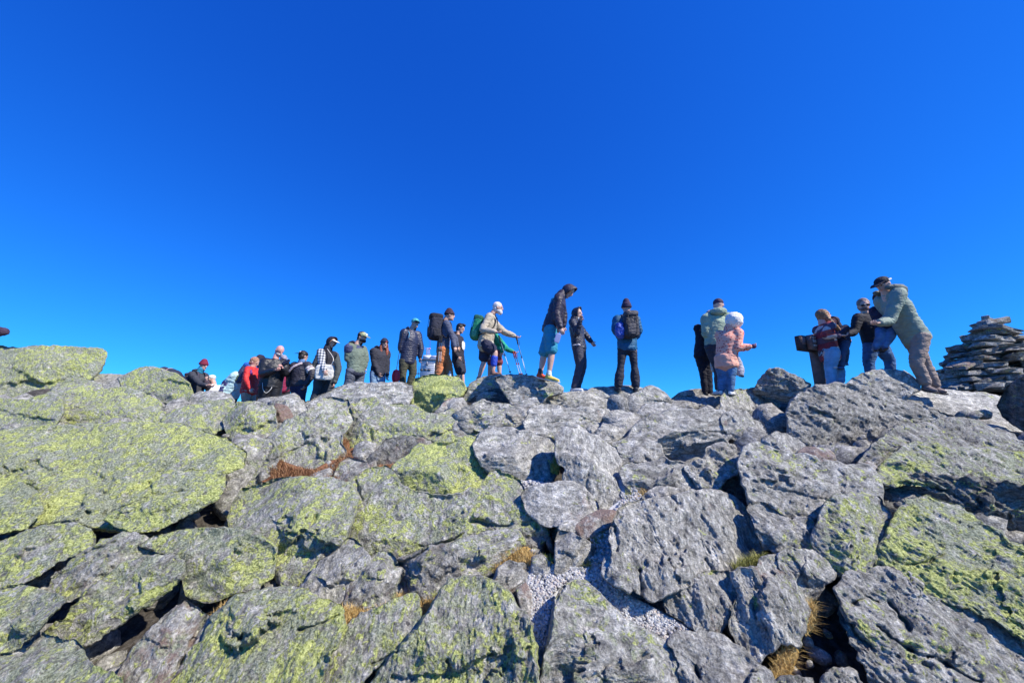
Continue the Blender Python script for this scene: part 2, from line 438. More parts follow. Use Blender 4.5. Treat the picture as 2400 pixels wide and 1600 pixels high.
rk('lichen boulder in front of the red jacket and leather trousers', [(530,985),(545,957),(565,948),(600,946),(640,958),(645,1000),(632,1025),(600,1035),(560,1035),(540,1020)], lichen=.6, tilt=32)
rk('small pale rock beside the reddish rock under the leather-clad man', [(642,960),(668,940),(690,934),(712,940),(718,955),(722,972),(712,985),(690,995),(672,995)], lichen=.25, tilt=30)
rk('reddish brown rough rock between lichen boulders', [(636,966),(651,953),(667,958),(682,980),(680,998),(660,1008),(640,1012)], lichen=.0, rust=1.0, tone=.6, tilt=25)
rk('long grey layered slab on the skyline under the tote bag and parka', [(690,968),(705,948),(753,927),(790,908),(809,902),(837,896),(880,899),(932,896),(967,904),(968,928),(957,950),(896,966),(870,956),(835,958),(800,962),(760,960),(735,975),(705,985)], lichen=.08, tilt=34, mat='rock_level', thick=.8, tone=1.05)
rk('bright yellow-green boulder under the orange trousers', [(964,905),(972,890),(990,883),(1008,878),(1040,882),(1072,881),(1085,893),(1094,912),(1082,930),(1046,946),(1020,966),(998,970),(968,956),(960,928)], lichen=1.15, tilt=14, mat='rock_rising', tone=1.15, thick=.9)
rk('small brown wedge of rock under the yellow-green boulder', [(1010,985),(1024,962),(1050,935),(1066,932),(1078,945),(1095,955),(1100,975),(1080,990),(1040,995)], lichen=.15, rust=.5, tilt=40, tone=.95)
rk('angular grey rock with a shaded lower face under the blue knee brace', [(1072,952),(1092,925),(1105,896),(1136,882),(1172,878),(1188,900),(1194,925),(1200,958),(1180,975),(1150,962),(1110,962)], lichen=.3, tilt=10, yaw=10, Y=7.3, nf=8)
rk('grey rock with a dark hollow under the yellow running shoe', [(1160,884),(1200,877),(1250,882),(1300,893),(1319,908),(1317,922),(1285,932),(1275,945),(1235,952),(1205,958),(1188,930),(1170,905)], lichen=.15, tilt=16, Y=6.7, nf=8)
rk('knobby grey rock below the knee-brace rock', [(1070,972),(1105,955),(1130,944),(1150,950),(1168,948),(1205,958),(1235,975),(1240,1010),(1215,1020),(1180,1018),(1140,1012),(1105,1000)], lichen=.3, tilt=35, rough=1.5)
rk('small brownish rock right of the knobby rock', [(1198,965),(1222,950),(1253,937),(1262,955),(1245,975),(1215,980)], lichen=.15, rust=.4, tilt=32)
rk('long flat grey slab under the white shoes', [(1268,945),(1290,932),(1312,921),(1353,918),(1455,921),(1475,935),(1472,970),(1430,972),(1389,966),(1353,962),(1330,955),(1285,952)], lichen=.05, tilt=28, mat='rock_level', Y=6.95, thick=.9)
rk('pale flat rock under the hiker with the black backpack', [(1362,922),(1385,910),(1430,906),(1480,904),(1512,912),(1512,928),(1460,934),(1390,932)], lichen=.15, tilt=40, Y=7.05, mat='rock_level', thick=.8)
rk('peaked grey rock right of the hiker with the black backpack', [(1462,948),(1478,925),(1498,917),(1521,903),(1540,910),(1557,920),(1574,935),(1575,955),(1535,955),(1514,962),(1505,974),(1480,972),(1465,960)], lichen=.08, tilt=20, mat='rock_rising', nf=8)
rk('long grey slab with a dark blunt left end below the white shoes', [(1232,990),(1246,962),(1271,949),(1328,960),(1379,965),(1422,968),(1434,982),(1424,998),(1389,1009),(1343,1008),(1312,1019),(1284,1026),(1243,1022)], lichen=.05, tilt=38, yaw=8, mat='rock_level', thick=1.1)
rk('short grey slab touching the right end of the long slab', [(1418,982),(1440,969),(1486,973),(1500,986),(1496,998),(1445,1015),(1422,1002)], lichen=.08, tilt=38, mat='rock_level')
rk('grey wedge stone under the peaked rock', [(1500,972),(1514,953),(1539,948),(1582,956),(1600,970),(1588,984),(1557,990),(1526,998),(1506,990)], lichen=.1, tilt=38, mat='rock_rising')
rk('grey rock behind the black leggings on the skyline', [(1572,935),(1590,922),(1613,915),(1639,911),(1662,921),(1656,936),(1600,940)], lichen=.05, tilt=25, Y=7.2)
rk('flat grey rock under the black leggings', [(1568,948),(1588,930),(1633,926),(1690,922),(1705,935),(1700,972),(1660,972),(1633,964),(1596,976),(1575,972)], lichen=.05, tilt=32, Y=6.85)
rk('grey boulder with a shaded left face under the pink-coated child', [(1684,970),(1690,930),(1706,914),(1760,911),(1800,913),(1818,922),(1830,953),(1828,982),(1800,998),(1770,992),(1740,985),(1712,980)], lichen=.3, tilt=14, yaw=22, Y=6.1, nf=7)
rk('dark rough wedge boulder left of the sign post', [(1765,918),(1776,900),(1787,880),(1800,866),(1825,864),(1851,874),(1880,888),(1900,898),(1895,920),(1851,945),(1820,940),(1785,928)], lichen=.03, tilt=8, yaw=-30, tone=.8, rough=1.5, Y=6.0)
rk('dome-shaped grey rock in front of the man in the black pullover', [(1978,902),(2000,886),(2017,878),(2045,869),(2075,865),(2119,870),(2157,896),(2155,914),(2119,940),(2093,935),(2060,925),(2020,915)], lichen=.05, tilt=24, Y=5.55, rough=1.2)
rk('pale layered slab at the right under the cairn', [(2100,935),(2118,917),(2220,914),(2310,921),(2346,928),(2380,948),(2450,985),(2470,1070),(2400,1060),(2330,1025),(2280,1000),(2220,975),(2170,958)], lichen=.05, tilt=48, Y=5.5, thick=.5, tone=1.25, mat='rock_level')
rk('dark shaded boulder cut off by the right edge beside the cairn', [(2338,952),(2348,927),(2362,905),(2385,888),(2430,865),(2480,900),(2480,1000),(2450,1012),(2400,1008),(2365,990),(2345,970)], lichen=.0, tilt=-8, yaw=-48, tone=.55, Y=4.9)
# ---- second tier
rk('largest lichen slab on the left with an overhanging lower right corner', [(-70,1030),(0,1010),(60,1000),(160,996),(300,990),(400,992),(480,1012),(540,1035),(580,1060),(572,1092),(527,1115),(527,1140),(512,1168),(480,1188),(430,1215),(370,1243),(300,1250),(230,1245),(150,1230),(60,1245),(-70,1262)], lichen=.85, tilt=46, thick=.6, p_edge=6, grow=2, rough=1.25, tone=1.1, dY=-.15)
rk('lichen rock filling the notch right of the largest slab', [(515,1110),(545,1060),(560,1035),(600,1025),(640,1030),(658,1060),(650,1100),(640,1135),(600,1160),(560,1190),(535,1165)], lichen=.5, dY=.2, grow=0)
rk('large lichen rock above the orange grass patch', [(628,1035),(650,1012),(682,991),(715,975),(753,948),(789,935),(822,950),(822,985),(803,1010),(798,1040),(803,1060),(785,1108),(740,1112),(690,1104),(651,1082),(640,1060)], lichen=.5, tilt=40)
rk('ridged lichen rock in the centre below the long skyline slab', [(790,1010),(800,990),(822,957),(850,941),(878,938),(898,960),(900,985),(876,1008),(870,1030),(875,1058),(850,1074),(822,1050),(800,1050)], lichen=.55, tilt=40)
rk('long ridge rock with yellow lichen under the yellow-green boulder', [(862,1004),(885,978),(905,962),(932,956),(962,955),(1008,980),(1060,968),(1085,972),(1123,982),(1140,1004),(1137,1026),(1090,1038),(1046,1036),(1000,1042),(944,1050),(915,1052),(881,1062),(866,1035)], lichen=.65, tilt=42)
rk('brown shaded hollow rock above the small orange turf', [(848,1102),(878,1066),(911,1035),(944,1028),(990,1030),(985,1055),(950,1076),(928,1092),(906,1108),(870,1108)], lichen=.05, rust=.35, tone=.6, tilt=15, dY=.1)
rk('small brownish stone between the orange turf patches', [(788,1118),(798,1090),(820,1076),(856,1090),(862,1112),(835,1135),(800,1132)], lichen=.2, rust=.5)
rk('block of smooth grey rock left of the mossy gully', [(1112,1045),(1130,1020),(1160,1007),(1200,1012),(1241,1020),(1280,1026),(1302,1045),(1303,1070),(1297,1095),(1292,1122),(1282,1138),(1246,1139),(1205,1139),(1170,1126),(1140,1095),(1118,1068)], lichen=.12, tilt=34, mat='rock_level', rough=.7, tone=1.05, nf=6)
rk('tall leaning grey rock with a shaded left side in the path', [(1308,1022),(1326,1008),(1353,1005),(1370,1017),(1384,1028),(1422,1042),(1434,1055),(1448,1081),(1455,1111),(1470,1129),(1478,1150),(1472,1184),(1430,1200),(1404,1202),(1380,1188),(1368,1160),(1328,1140),(1326,1101),(1308,1060)], lichen=.08, tilt=40, yaw=12, mat='rock_steep_right', rough=.7, tone=1.1)
rk('small pale stone lodged behind the tall leaning rock', [(1366,1012),(1389,1003),(1412,1022),(1410,1038),(1389,1032)], lichen=.05, tilt=30)
rk('small blocky grey stone above the path', [(1400,1014),(1417,998),(1442,1008),(1460,1012),(1463,1032),(1445,1046),(1424,1046),(1405,1034)], lichen=.05, tilt=15, yaw=20)
rk('wide flat grey boulder in the middle of the right half', [(1464,1034),(1480,1010),(1493,998),(1532,978),(1570,965),(1608,967),(1659,961),(1690,966),(1704,979),(1718,1004),(1714,1020),(1690,1038),(1660,1052),(1608,1056),(1560,1056),(1520,1048),(1480,1042)], lichen=.1, tilt=46, mat='rock_level', thick=.7)
rk('grey lump at the right end of the wide flat boulder', [(1694,978),(1718,966),(1748,974),(1784,1000),(1788,1020),(1776,1034),(1736,1034),(1708,1020)], lichen=.15, tilt=34)
rk('overhanging grey rock with a deep black shadow below it', [(1538,1058),(1552,1032),(1580,1018),(1630,1014),(1690,1024),(1705,1048),(1680,1060),(1652,1080),(1618,1096),(1583,1092),(1552,1078)], lichen=.05, tilt=-22, dY=.12, mat='rock_level')
rk('grey rock with a dark notch left of the overhang', [(1434,1075),(1430,1052),(1465,1036),(1519,1033),(1546,1052),(1556,1075),(1548,1092),(1504,1094),(1490,1088),(1468,1092),(1460,1102),(1444,1092)], lichen=.05, tilt=44, mat='rock_level')
rk('pitted grey boulder with two dark pits above the centre boulder', [(1458,1106),(1468,1089),(1539,1089),(1557,1079),(1595,1084),(1620,1106),(1643,1132),(1642,1148),(1603,1154),(1583,1149),(1557,1152),(1506,1154),(1481,1147),(1464,1124)], lichen=.12, tilt=44, mat='rock_level')
rk('crumbly lichen-specked rock right of the pitted boulder', [(1612,1101),(1648,1075),(1659,1052),(1685,1043),(1712,1052),(1736,1075),(1736,1092),(1702,1118),(1680,1150),(1649,1154),(1634,1136)], lichen=.2, tilt=36, rough=1.4)
rk('shadowed triangular rock wedged beside the layered right boulder', [(1664,1155),(1692,1114),(1735,1084),(1752,1120),(1762,1180),(1770,1230),(1720,1210),(1685,1172)], lichen=.0, tilt=0, yaw=-55, tone=.5, dY=.35)  # rock stands in for a dark shadow, its shade put into the low tone
rk('narrow flat grey stone on top of the big centre boulder', [(1510,1165),(1535,1147),(1583,1146),(1600,1160),(1560,1178),(1520,1184)], lichen=.05)
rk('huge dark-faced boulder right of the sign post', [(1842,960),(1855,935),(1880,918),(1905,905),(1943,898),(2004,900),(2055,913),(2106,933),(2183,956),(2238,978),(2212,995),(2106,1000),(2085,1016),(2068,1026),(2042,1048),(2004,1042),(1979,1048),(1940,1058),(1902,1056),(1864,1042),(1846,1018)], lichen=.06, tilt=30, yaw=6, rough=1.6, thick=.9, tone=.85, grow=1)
rk('low knobby rock left of the pink slab', [(1790,1030),(1820,1020),(1851,1026),(1880,1044),(1886,1056),(1880,1070),(1840,1066),(1795,1056)], lichen=.05, tilt=38)
rk('pinkish flat slab in shadow of the huge dark-faced boulder', [(1872,1066),(1888,1053),(1935,1055),(1950,1068),(1954,1088),(1930,1092),(1890,1082)], lichen=.0, rust=.75, tilt=46, rough=.5, tone=1.1)
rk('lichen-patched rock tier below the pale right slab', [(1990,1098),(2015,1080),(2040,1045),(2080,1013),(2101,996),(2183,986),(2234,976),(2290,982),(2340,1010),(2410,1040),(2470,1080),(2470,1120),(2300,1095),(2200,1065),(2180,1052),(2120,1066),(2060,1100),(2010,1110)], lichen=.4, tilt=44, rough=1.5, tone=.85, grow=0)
rk('small pink stone beside the layered right boulder', [(2016,1104),(2038,1089),(2056,1104),(2060,1120),(2046,1130),(2025,1122)], lichen=.0, rust=.8, tone=1.2)
rk('long slab with yellow lichen and a shadowed underside at the right', [(2055,1118),(2080,1080),(2102,1060),(2145,1042),(2183,1040),(2215,1052),(2310,1055),(2400,1066),(2470,1073),(2470,1160),(2400,1150),(2330,1132),(2280,1130),(2200,1135),(2130,1128),(2080,1130)], lichen=.62, tilt=44, thick=.8, rough=1.3)
rk('shadowed rock wall under the long right slab', [(2058,1120),(2150,1118),(2300,1125),(2475,1160),(2475,1350),(2380,1300),(2280,1215),(2180,1190),(2100,1190),(2068,1165)], lichen=.3, tilt=-12, yaw=-25, tone=.55, dY=.25, rough=1.6)  # low tone paints the overhang's shade into the rock colour
rk('big layered boulder with long parallel grooves at the right', [(1738,1068),(1742,1052),(1758,1046),(1800,1051),(1860,1068),(1930,1084),(1990,1097),(2022,1096),(2052,1115),(2062,1150),(2064,1180),(2078,1205),(2000,1222),(1900,1222),(1810,1202),(1758,1176),(1742,1130)], lichen=.22, tilt=42, yaw=6, thick=.8, rough=.9, mat='rock_falling', tone=1.05)
# ---- third tier
rk('broad lichen boulder with a dark pitted lower face left of centre', [(532,1218),(545,1180),(565,1148),(640,1124),(700,1116),(780,1120),(824,1135),(840,1160),(834,1200),(814,1260),(792,1305),(765,1345),(720,1382),(665,1392),(635,1340),(638,1290),(600,1262),(540,1245)], lichen=.6, tilt=40, thick=.85, grow=2)
rk('yellow lichen boulder with a sharp overhanging edge at the centre', [(912,1146),(917,1119),(935,1086),(960,1068),(983,1054),(1034,1038),(1085,1035),(1133,1035),(1154,1060),(1164,1092),(1154,1132),(1124,1154),(1094,1160),(1072,1182),(1049,1167),(1025,1174),(968,1168)], lichen=.85, tilt=40, thick=.8, dY=-.15, mat='rock_rising', tone=1.1)
rk('large cracked lichen rock under the centre overhang', [(824,1180),(830,1130),(858,1103),(905,1098),(935,1140),(985,1160),(1060,1165),(1120,1150),(1165,1105),(1205,1125),(1235,1160),(1255,1200),(1272,1220),(1285,1250),(1255,1290),(1200,1296),(1120,1290),(1070,1300),(1010,1300),(960,1322),(930,1334),(870,1316),(830,1268),(810,1235)], lichen=.6, tilt=44, thick=.6, p_edge=5)
rk('dark speckled rock with a shaded base beside the brown grass tuft', [(920,1328),(950,1312),(998,1295),(1036,1278),(1072,1305),(1075,1360),(1038,1405),(1018,1425),(975,1410),(930,1390)], lichen=.25, rust=.35, tone=.8, tilt=36, rough=1.4)
rk('lichen rock face left of the brown grass tuft', [(1046,1290),(1090,1262),(1150,1248),(1215,1250),(1225,1268),(1190,1300),(1172,1335),(1150,1360),(1110,1366),(1070,1356),(1058,1318)], lichen=.5, tilt=42)
rk('smooth pale stone at the top of the gravel path', [(1228,1158),(1250,1143),(1277,1137),(1343,1135),(1368,1146),(1383,1167),(1398,1190),(1396,1206),(1345,1215),(1308,1232),(1282,1232),(1262,1218),(1238,1192)], lichen=.04, tilt=46, mat='rock_level', rough=.6, tone=1.15)
rk('flat pinkish stone above the gravel', [(1312,1238),(1325,1225),(1358,1225),(1364,1246),(1352,1258),(1328,1252)], lichen=.0, rust=.6, rough=.4, tone=1.15)
rk('long pinkish brown stone lying across the path', [(1350,1238),(1378,1214),(1410,1198),(1440,1201),(1439,1222),(1412,1238),(1387,1258),(1365,1257)], lichen=.0, rust=.8, rough=.5, tone=1.1, mat='rock_rising')
rk('upright brownish grey rock at the top of the gravel triangle', [(1298,1345),(1300,1270),(1310,1242),(1343,1250),(1375,1266),(1398,1284),(1384,1314),(1362,1336),(1340,1354),(1312,1358)], lichen=.1, rust=.25, tilt=34, rough=.8, grow=1)
rk('rounded tan stone beside the brown grass tuft', [(1158,1362),(1172,1335),(1198,1320),(1222,1326),(1236,1345),(1228,1377),(1210,1394),(1180,1388)], lichen=.12, rust=.3, rough=.7)
rk('small grey stone between the brown tuft and the upright rock', [(1252,1310),(1270,1303),(1286,1325),(1290,1347),(1266,1354),(1253,1338)], lichen=.05, rough=.7)
rk('narrow pinkish slab along the left edge of the gravel', [(1208,1380),(1232,1362),(1248,1400),(1258,1440),(1260,1482),(1240,1496),(1222,1455)], lichen=.05, rust=.5, rough=.6, grow=0)
rk('largest dark grey boulder right of the gravel path', [(1432,1228),(1448,1190),(1470,1178),(1500,1170),(1560,1162),(1620,1148),(1690,1148),(1725,1165),(1755,1195),(1772,1235),(1790,1290),(1795,1304),(1748,1326),(1712,1346),(1668,1355),(1640,1370),(1570,1396),(1530,1416),(1500,1396),(1456,1370),(1420,1350),(1434,1300),(1428,1260)], lichen=.08, tilt=40, yaw=14, rough=1.0, thick=.7, grow=0, tone=1.08, mat='rock_steep_right')
rk('smooth small slab leaning on the left of the largest dark grey boulder', [(1415,1345),(1422,1310),(1445,1295),(1472,1297),(1482,1343),(1478,1384),(1445,1370)], lichen=.05, rough=.6, dY=-.12, tone=1.1)
rk('grey boulder with rusty spots below the largest dark grey boulder', [(1550,1395),(1568,1376),(1610,1356),(1660,1338),(1704,1338),(1726,1362),(1730,1400),(1714,1444),(1690,1490),(1680,1502),(1634,1486),(1598,1456),(1564,1438)], lichen=.1, rust=.25, tilt=40, yaw=8, grow=1, thick=.7, mat='rock_steep_right')
rk('slanted layered stone right of the largest dark grey boulder', [(1756,1190),(1775,1181),(1800,1188),(1832,1213),(1862,1233),(1893,1253),(1920,1290),(1908,1305),(1870,1300),(1830,1296),(1800,1282),(1778,1244)], lichen=.1, tilt=38, mat='rock_falling')
rk('small stone with a round shadow beside the slanted layered stone', [(1856,1228),(1870,1216),(1897,1220),(1905,1240),(1890,1260),(1862,1248)], lichen=.1)
rk('lichen-dusted grey rock below the layered right boulder', [(1910,1262),(1922,1225),(1930,1195),(1960,1165),(2000,1158),(2050,1172),(2082,1200),(2086,1218),(2076,1248),(2066,1292),(2050,1336),(2000,1342),(1955,1336),(1926,1305)], lichen=.55, tilt=40)
rk('blocky pale grey rock above the dark pit at the lower right', [(1826,1302),(1851,1290),(1902,1299),(1950,1310),(1962,1328),(1952,1350),(1928,1368),(1912,1392),(1894,1408),(1880,1398),(1855,1352),(1830,1330)], lichen=.25, tilt=36)
rk('massive lichen-patterned slab at the lower right edge', [(2058,1342),(2064,1290),(2092,1240),(2102,1210),(2130,1178),(2170,1170),(2230,1183),(2285,1215),(2345,1260),(2410,1300),(2475,1345),(2475,1540),(2400,1492),(2330,1445),(2260,1420),(2200,1402),(2150,1380),(2110,1352),(2080,1360)], lichen=.8, tilt=44, thick=.7, p_edge=5, mat='rock_falling', tone=1.05)
rk('small lichen lump at the foot of the massive right slab', [(2100,1345),(2118,1325),(2145,1318),(2165,1345),(2160,1385),(2130,1378)], lichen=.4)
rk('tall rusty-flecked boulder between two grass tufts at the lower right', [(1718,1342),(1740,1330),(1774,1331),(1800,1308),(1822,1300),(1840,1325),(1855,1353),(1880,1399),(1890,1430),(1884,1468),(1868,1512),(1826,1508),(1800,1528),(1777,1560),(1758,1535),(1728,1504),(1718,1468),(1726,1420),(1736,1390)], lichen=.2, rust=.3, tilt=38, yaw=10, mat='rock_steep_right')
# ---- left lower tiers
rk('lichen ledge at the left edge above the narrow dark crevice', [(-70,1285),(0,1268),(50,1248),(90,1233),(180,1224),(214,1238),(226,1256),(222,1280),(180,1300),(135,1318),(115,1335),(80,1355),(50,1370),(0,1390),(-70,1400)], lichen=.7, tilt=42, thick=.6, grow=1)
rk('lichen boulder in the lower left between two dark crevices', [(325,1280),(350,1262),(400,1246),(460,1238),(500,1238),(560,1235),(612,1250),(650,1280),(648,1320),(640,1352),(605,1382),(540,1398),(490,1415),(435,1400),(426,1345),(412,1302),(370,1294)], lichen=.7, tilt=42, thick=.7, grow=1)
rk('thin lichen strips above the long tilted slab at the left', [(112,1390),(130,1350),(180,1310),(250,1270),(300,1254),(345,1262),(378,1292),(350,1318),(290,1352),(220,1385),(160,1405)], lichen=.55, tilt=44, mat='rock_rising', rough=1.5, thick=.8)
rk('lichen rock at the lower left edge with a rounded right corner', [(-70,1400),(0,1378),(50,1368),(105,1385),(148,1398),(155,1412),(118,1446),(86,1484),(54,1508),(44,1526),(10,1570),(-70,1610)], lichen=.68, tilt=44, grow=1)
rk('long tilted slab with a cup of brown moss above the black crevice', [(100,1482),(125,1462),(150,1452),(166,1428),(199,1384),(242,1356),(281,1322),(332,1303),(408,1300),(434,1315),(434,1350),(402,1384),(360,1414),(322,1436),(284,1462),(240,1492),(222,1512),(202,1516),(176,1525),(125,1510)], lichen=.62, tilt=30, thick=.9, mat='rock_rising', rough=1.3, grow=1)
rk('lichen rock in the bottom left corner', [(-70,1570),(20,1535),(60,1525),(106,1486),(140,1500),(182,1515),(200,1540),(215,1572),(262,1582),(284,1600),(310,1690),(-70,1690)], lichen=.65, tilt=46)
rk('brown-stained rock right of the black crevice at the bottom left', [(262,1598),(305,1526),(344,1478),(380,1445),(412,1421),(439,1406),(488,1442),(500,1462),(484,1495),(438,1560),(400,1598),(380,1690),(255,1690)], lichen=.35, rust=.55, tilt=46, mat='rock_steep', grow=0)
rk('large smooth lichen boulder at the bottom left of centre', [(380,1615),(430,1560),(478,1500),(505,1445),(555,1400),(620,1383),(680,1376),(740,1398),(793,1425),(800,1462),(784,1504),(770,1545),(748,1595),(722,1690),(376,1690)], lichen=.75, tilt=46, thick=.7, p_edge=5, mat='rock_steep')
rk('pointed pale slab rising between boulders left of centre', [(705,1382),(748,1328),(785,1295),(817,1267),(832,1273),(864,1315),(846,1340),(822,1382),(806,1408),(792,1432),(735,1404)], lichen=.3, tilt=36, mat='rock_steep', rough=.8, tone=1.05)
rk('oval lichen rock above the golden grass', [(816,1392),(838,1343),(862,1318),(881,1300),(914,1304),(935,1330),(933,1363),(924,1402),(908,1430),(870,1440),(842,1442),(815,1422)], lichen=.4, rust=.25, tilt=40)
rk('flat grey-green slab between golden grass and a thin crack', [(795,1480),(850,1444),(906,1424),(957,1398),(976,1402),(988,1468),(956,1498),(922,1526),(870,1570),(828,1614),(812,1690),(722,1690),(760,1548)], lichen=.55, tilt=48, mat='rock_steep', thick=.6, rough=.8)
rk('big speckled lichen slab at the bottom centre', [(872,1690),(872,1600),(928,1532),(980,1468),(1018,1412),(1056,1360),(1097,1352),(1148,1360),(1198,1398),(1230,1440),(1250,1500),(1255,1560),(1262,1690)], lichen=.62, tilt=48, thick=.6, p_edge=5, mat='rock_steep')
# ---- bottom, right half
rk('broad grey boulder with yellow lichen blotches at the bottom centre right', [(1268,1560),(1280,1510),(1290,1450),(1300,1400),(1320,1372),(1345,1358),(1375,1360),(1402,1384),(1434,1414),(1474,1453),(1524,1478),(1564,1500),(1594,1530),(1606,1600),(1610,1690),(1256,1690)], lichen=.42, tilt=46, yaw=6, thick=.7, rough=.8, mat='rock_level', tone=1.08, grow=0)
rk('thin grey flake standing left of the broad grey boulder', [(1255,1600),(1266,1525),(1280,1485),(1298,1500),(1298,1560),(1290,1690),(1250,1690)], lichen=.03, rough=.7, grow=0)
rk('smooth grey boulder at the bottom beside the broad grey boulder', [(1564,1505),(1590,1480),(1646,1483),(1697,1496),(1740,1530),(1792,1567),(1816,1610),(1830,1690),(1604,1690),(1596,1560),(1586,1525)], lichen=.04, tilt=44, rough=.8, tone=1.05)
rk('long dark-ledged boulder running to the bottom right corner', [(1960,1378),(1985,1345),(2030,1331),(2080,1333),(2122,1366),(2186,1404),(2250,1417),(2315,1450),(2366,1488),(2410,1534),(2475,1600),(2475,1700),(2320,1700),(2200,1620),(2100,1560),(2040,1500),(1985,1450)], lichen=.25, tilt=42, thick=.6, rough=1.1, mat='rock_falling')
rk('lower ledge under the long dark-ledged boulder', [(1968,1420),(2000,1440),(2050,1490),(2110,1545),(2200,1605),(2300,1700),(2075,1700),(2046,1600),(2020,1538),(1988,1485)], lichen=.2, tilt=36, mat='rock_falling', rough=1.4)
rk('small jagged stone in the dark pit at the bottom right', [(1930,1592),(1945,1576),(1968,1570),(1998,1574),(2014,1596),(2035,1690),(1932,1690)], lichen=.05, rough=1.5)
rk('low lichen stone at the bottom edge left of the dark pit', [(1815,1610),(1835,1590),(1870,1588),(1900,1600),(1912,1690),(1820,1690)], lichen=.2, tone=.9)
rk('raised lichen lip at the lower right of the largest left slab', [(240,1218),(275,1190),(345,1142),(380,1112),(450,1098),(520,1104),(529,1140),(512,1170),(470,1194),(430,1214),(370,1245),(300,1252)], lichen=.85, tilt=42, thick=.7, dY=-.36, grow=0, p_edge=4, tone=1.1)
rk('lichen block at the left edge under the largest left slab', [(-70,1150),(0,1142),(50,1128),(88,1148),(104,1192),(66,1238),(0,1252),(-70,1264)], lichen=.95, tilt=38, dY=-.28, grow=0)
for label, pts, kw in RK:
    boulder(pts, label, **kw)
print('rock triangles', TRI[0], 'rocks', len(RK))
# ---------------------------------------------------------------- mountain top under the boulders
FEET = []      # (x, y, z) of every standing person, filled from the list below
def ground_z(x, y):
    x = np.asarray(x, float); y = np.asarray(y, float); yy = np.maximum(y, 0.6)
    u = 1200 + 880 * x / yy
    kf = np.interp(u, [1000, 1300, 2000], [1.0, 0.87, 0.77]); k = kf.copy()
    for _ in range(3):
        s = 0.38 - 2.3 * k / yy
        v = 800 + 880 * np.tan(PITCH - np.arctan(s))
        k = 1 + (kf - 1) * np.clip((1600 - v) / 500, 0, 1)
    z = 0.38 * yy - 2.3 * k
    z = np.maximum(z, -1.62)
    yr = 7.4 * kf; zr = 0.38 * yr - 2.3 * kf
    F_ = np.array(FEET) if FEET else np.array([[0, 9, 2.0]])
    w = 1.0 / ((x[..., None] - F_[:, 0]) ** 2 + (y[..., None] - F_[:, 1]) ** 2 + 0.02) ** 1.5
    pz = (w * (F_[:, 2] - CAMZ - 0.02)).sum(-1) / w.sum(-1)
    t = np.clip((y - yr + 0.3) / 0.8, 0, 1); t = t * t * (3 - 2 * t)
    z = (z - 0.34) * (1 - t) + np.minimum(pz, 0.9) * t
    r = np.hypot(x, y - 6); far = np.clip((r - 13) / 30, 0, None)
    z = z - 0.9 * far ** 1.25 * 3
    return z + CAMZ
# ---------------------------------------------------------------- people
UP = np.array([0, 0, 1.0])
def unit(v):
    v = np.asarray(v, float); return v / (np.linalg.norm(v) + 1e-9)
def spline(pts, vals, per=5):
    """Catmull-Rom through points and their values"""
    P = np.asarray(pts, float); Vv = np.asarray(vals, float)
    if len(P) < 3:
        t = np.linspace(0, 1, per * 1 + 1)[:, None]; return P[0] + (P[-1] - P[0]) * t, Vv[0] + (Vv[-1] - Vv[0]) * t
    A = np.vstack([2 * P[0] - P[1], P, 2 * P[-1] - P[-2]]); B = np.vstack([Vv[0], Vv, Vv[-1]])
    op, ov = [], []
    for i in range(1, len(A) - 2):
        for k in range(per):
            t = k / per; t2, t3 = t * t, t * t * t
            w = (-.5 * t + t2 - .5 * t3, 1 - 2.5 * t2 + 1.5 * t3, .5 * t + 2 * t2 - 1.5 * t3, -.5 * t2 + .5 * t3)
            op.append(sum(w[j] * A[i - 1 + j] for j in range(4))); ov.append(np.maximum(sum(w[j] * B[i - 1 + j] for j in range(4)), 0.002))
    op.append(A[-2]); ov.append(B[-2])
    return np.array(op), np.array(ov)
def tube(pts, ra, rb=None, lat=None, n=14, per=4, cap=True):
    rb = ra if rb is None else rb
    ra = np.atleast_1d(ra) * np.ones(len(pts)); rb = np.atleast_1d(rb) * np.ones(len(pts))
    P, Rv = spline(pts, np.stack([ra, rb], 1), per)
    if cap:
        e0 = P[0] + unit(P[0] - P[1]) * Rv[0].min() * 0.55; e1 = P[-1] + unit(P[-1] - P[-2]) * Rv[-1].min() * 0.55
        P = np.vstack([e0, P, e1]); Rv = np.vstack([Rv[0] * 0.45, Rv, Rv[-1] * 0.45])
    m = len(P); V = []
    A = None
    for i in range(m):
        T = unit(P[min(i + 1, m - 1)] - P[max(i - 1, 0)])
        l = np.asarray(lat, float) if lat is not None else (A if A is not None else (np.array([1, 0, 0.1]) if abs(T[0]) < 0.8 else np.array([0, 1, 0.1])))
        A = unit(l - T * (l @ T)); Bx = np.cross(T, A)
        th = np.linspace(0, 2 * math.pi, n, endpoint=False)
        V.append(P[i] + np.outer(np.cos(th), A) * Rv[i, 0] + np.outer(np.sin(th), Bx) * Rv[i, 1])
    V = np.concatenate(V); Fc = []
    for i in range(m - 1):
        for k in range(n):
            k2 = (k + 1) % n; Fc.append((i * n + k, i * n + k2, (i + 1) * n + k2, (i + 1) * n + k))
    Fc.append(tuple(range(n))[::-1]); Fc.append(tuple((m - 1) * n + k for k in range(n)))
    return V, Fc
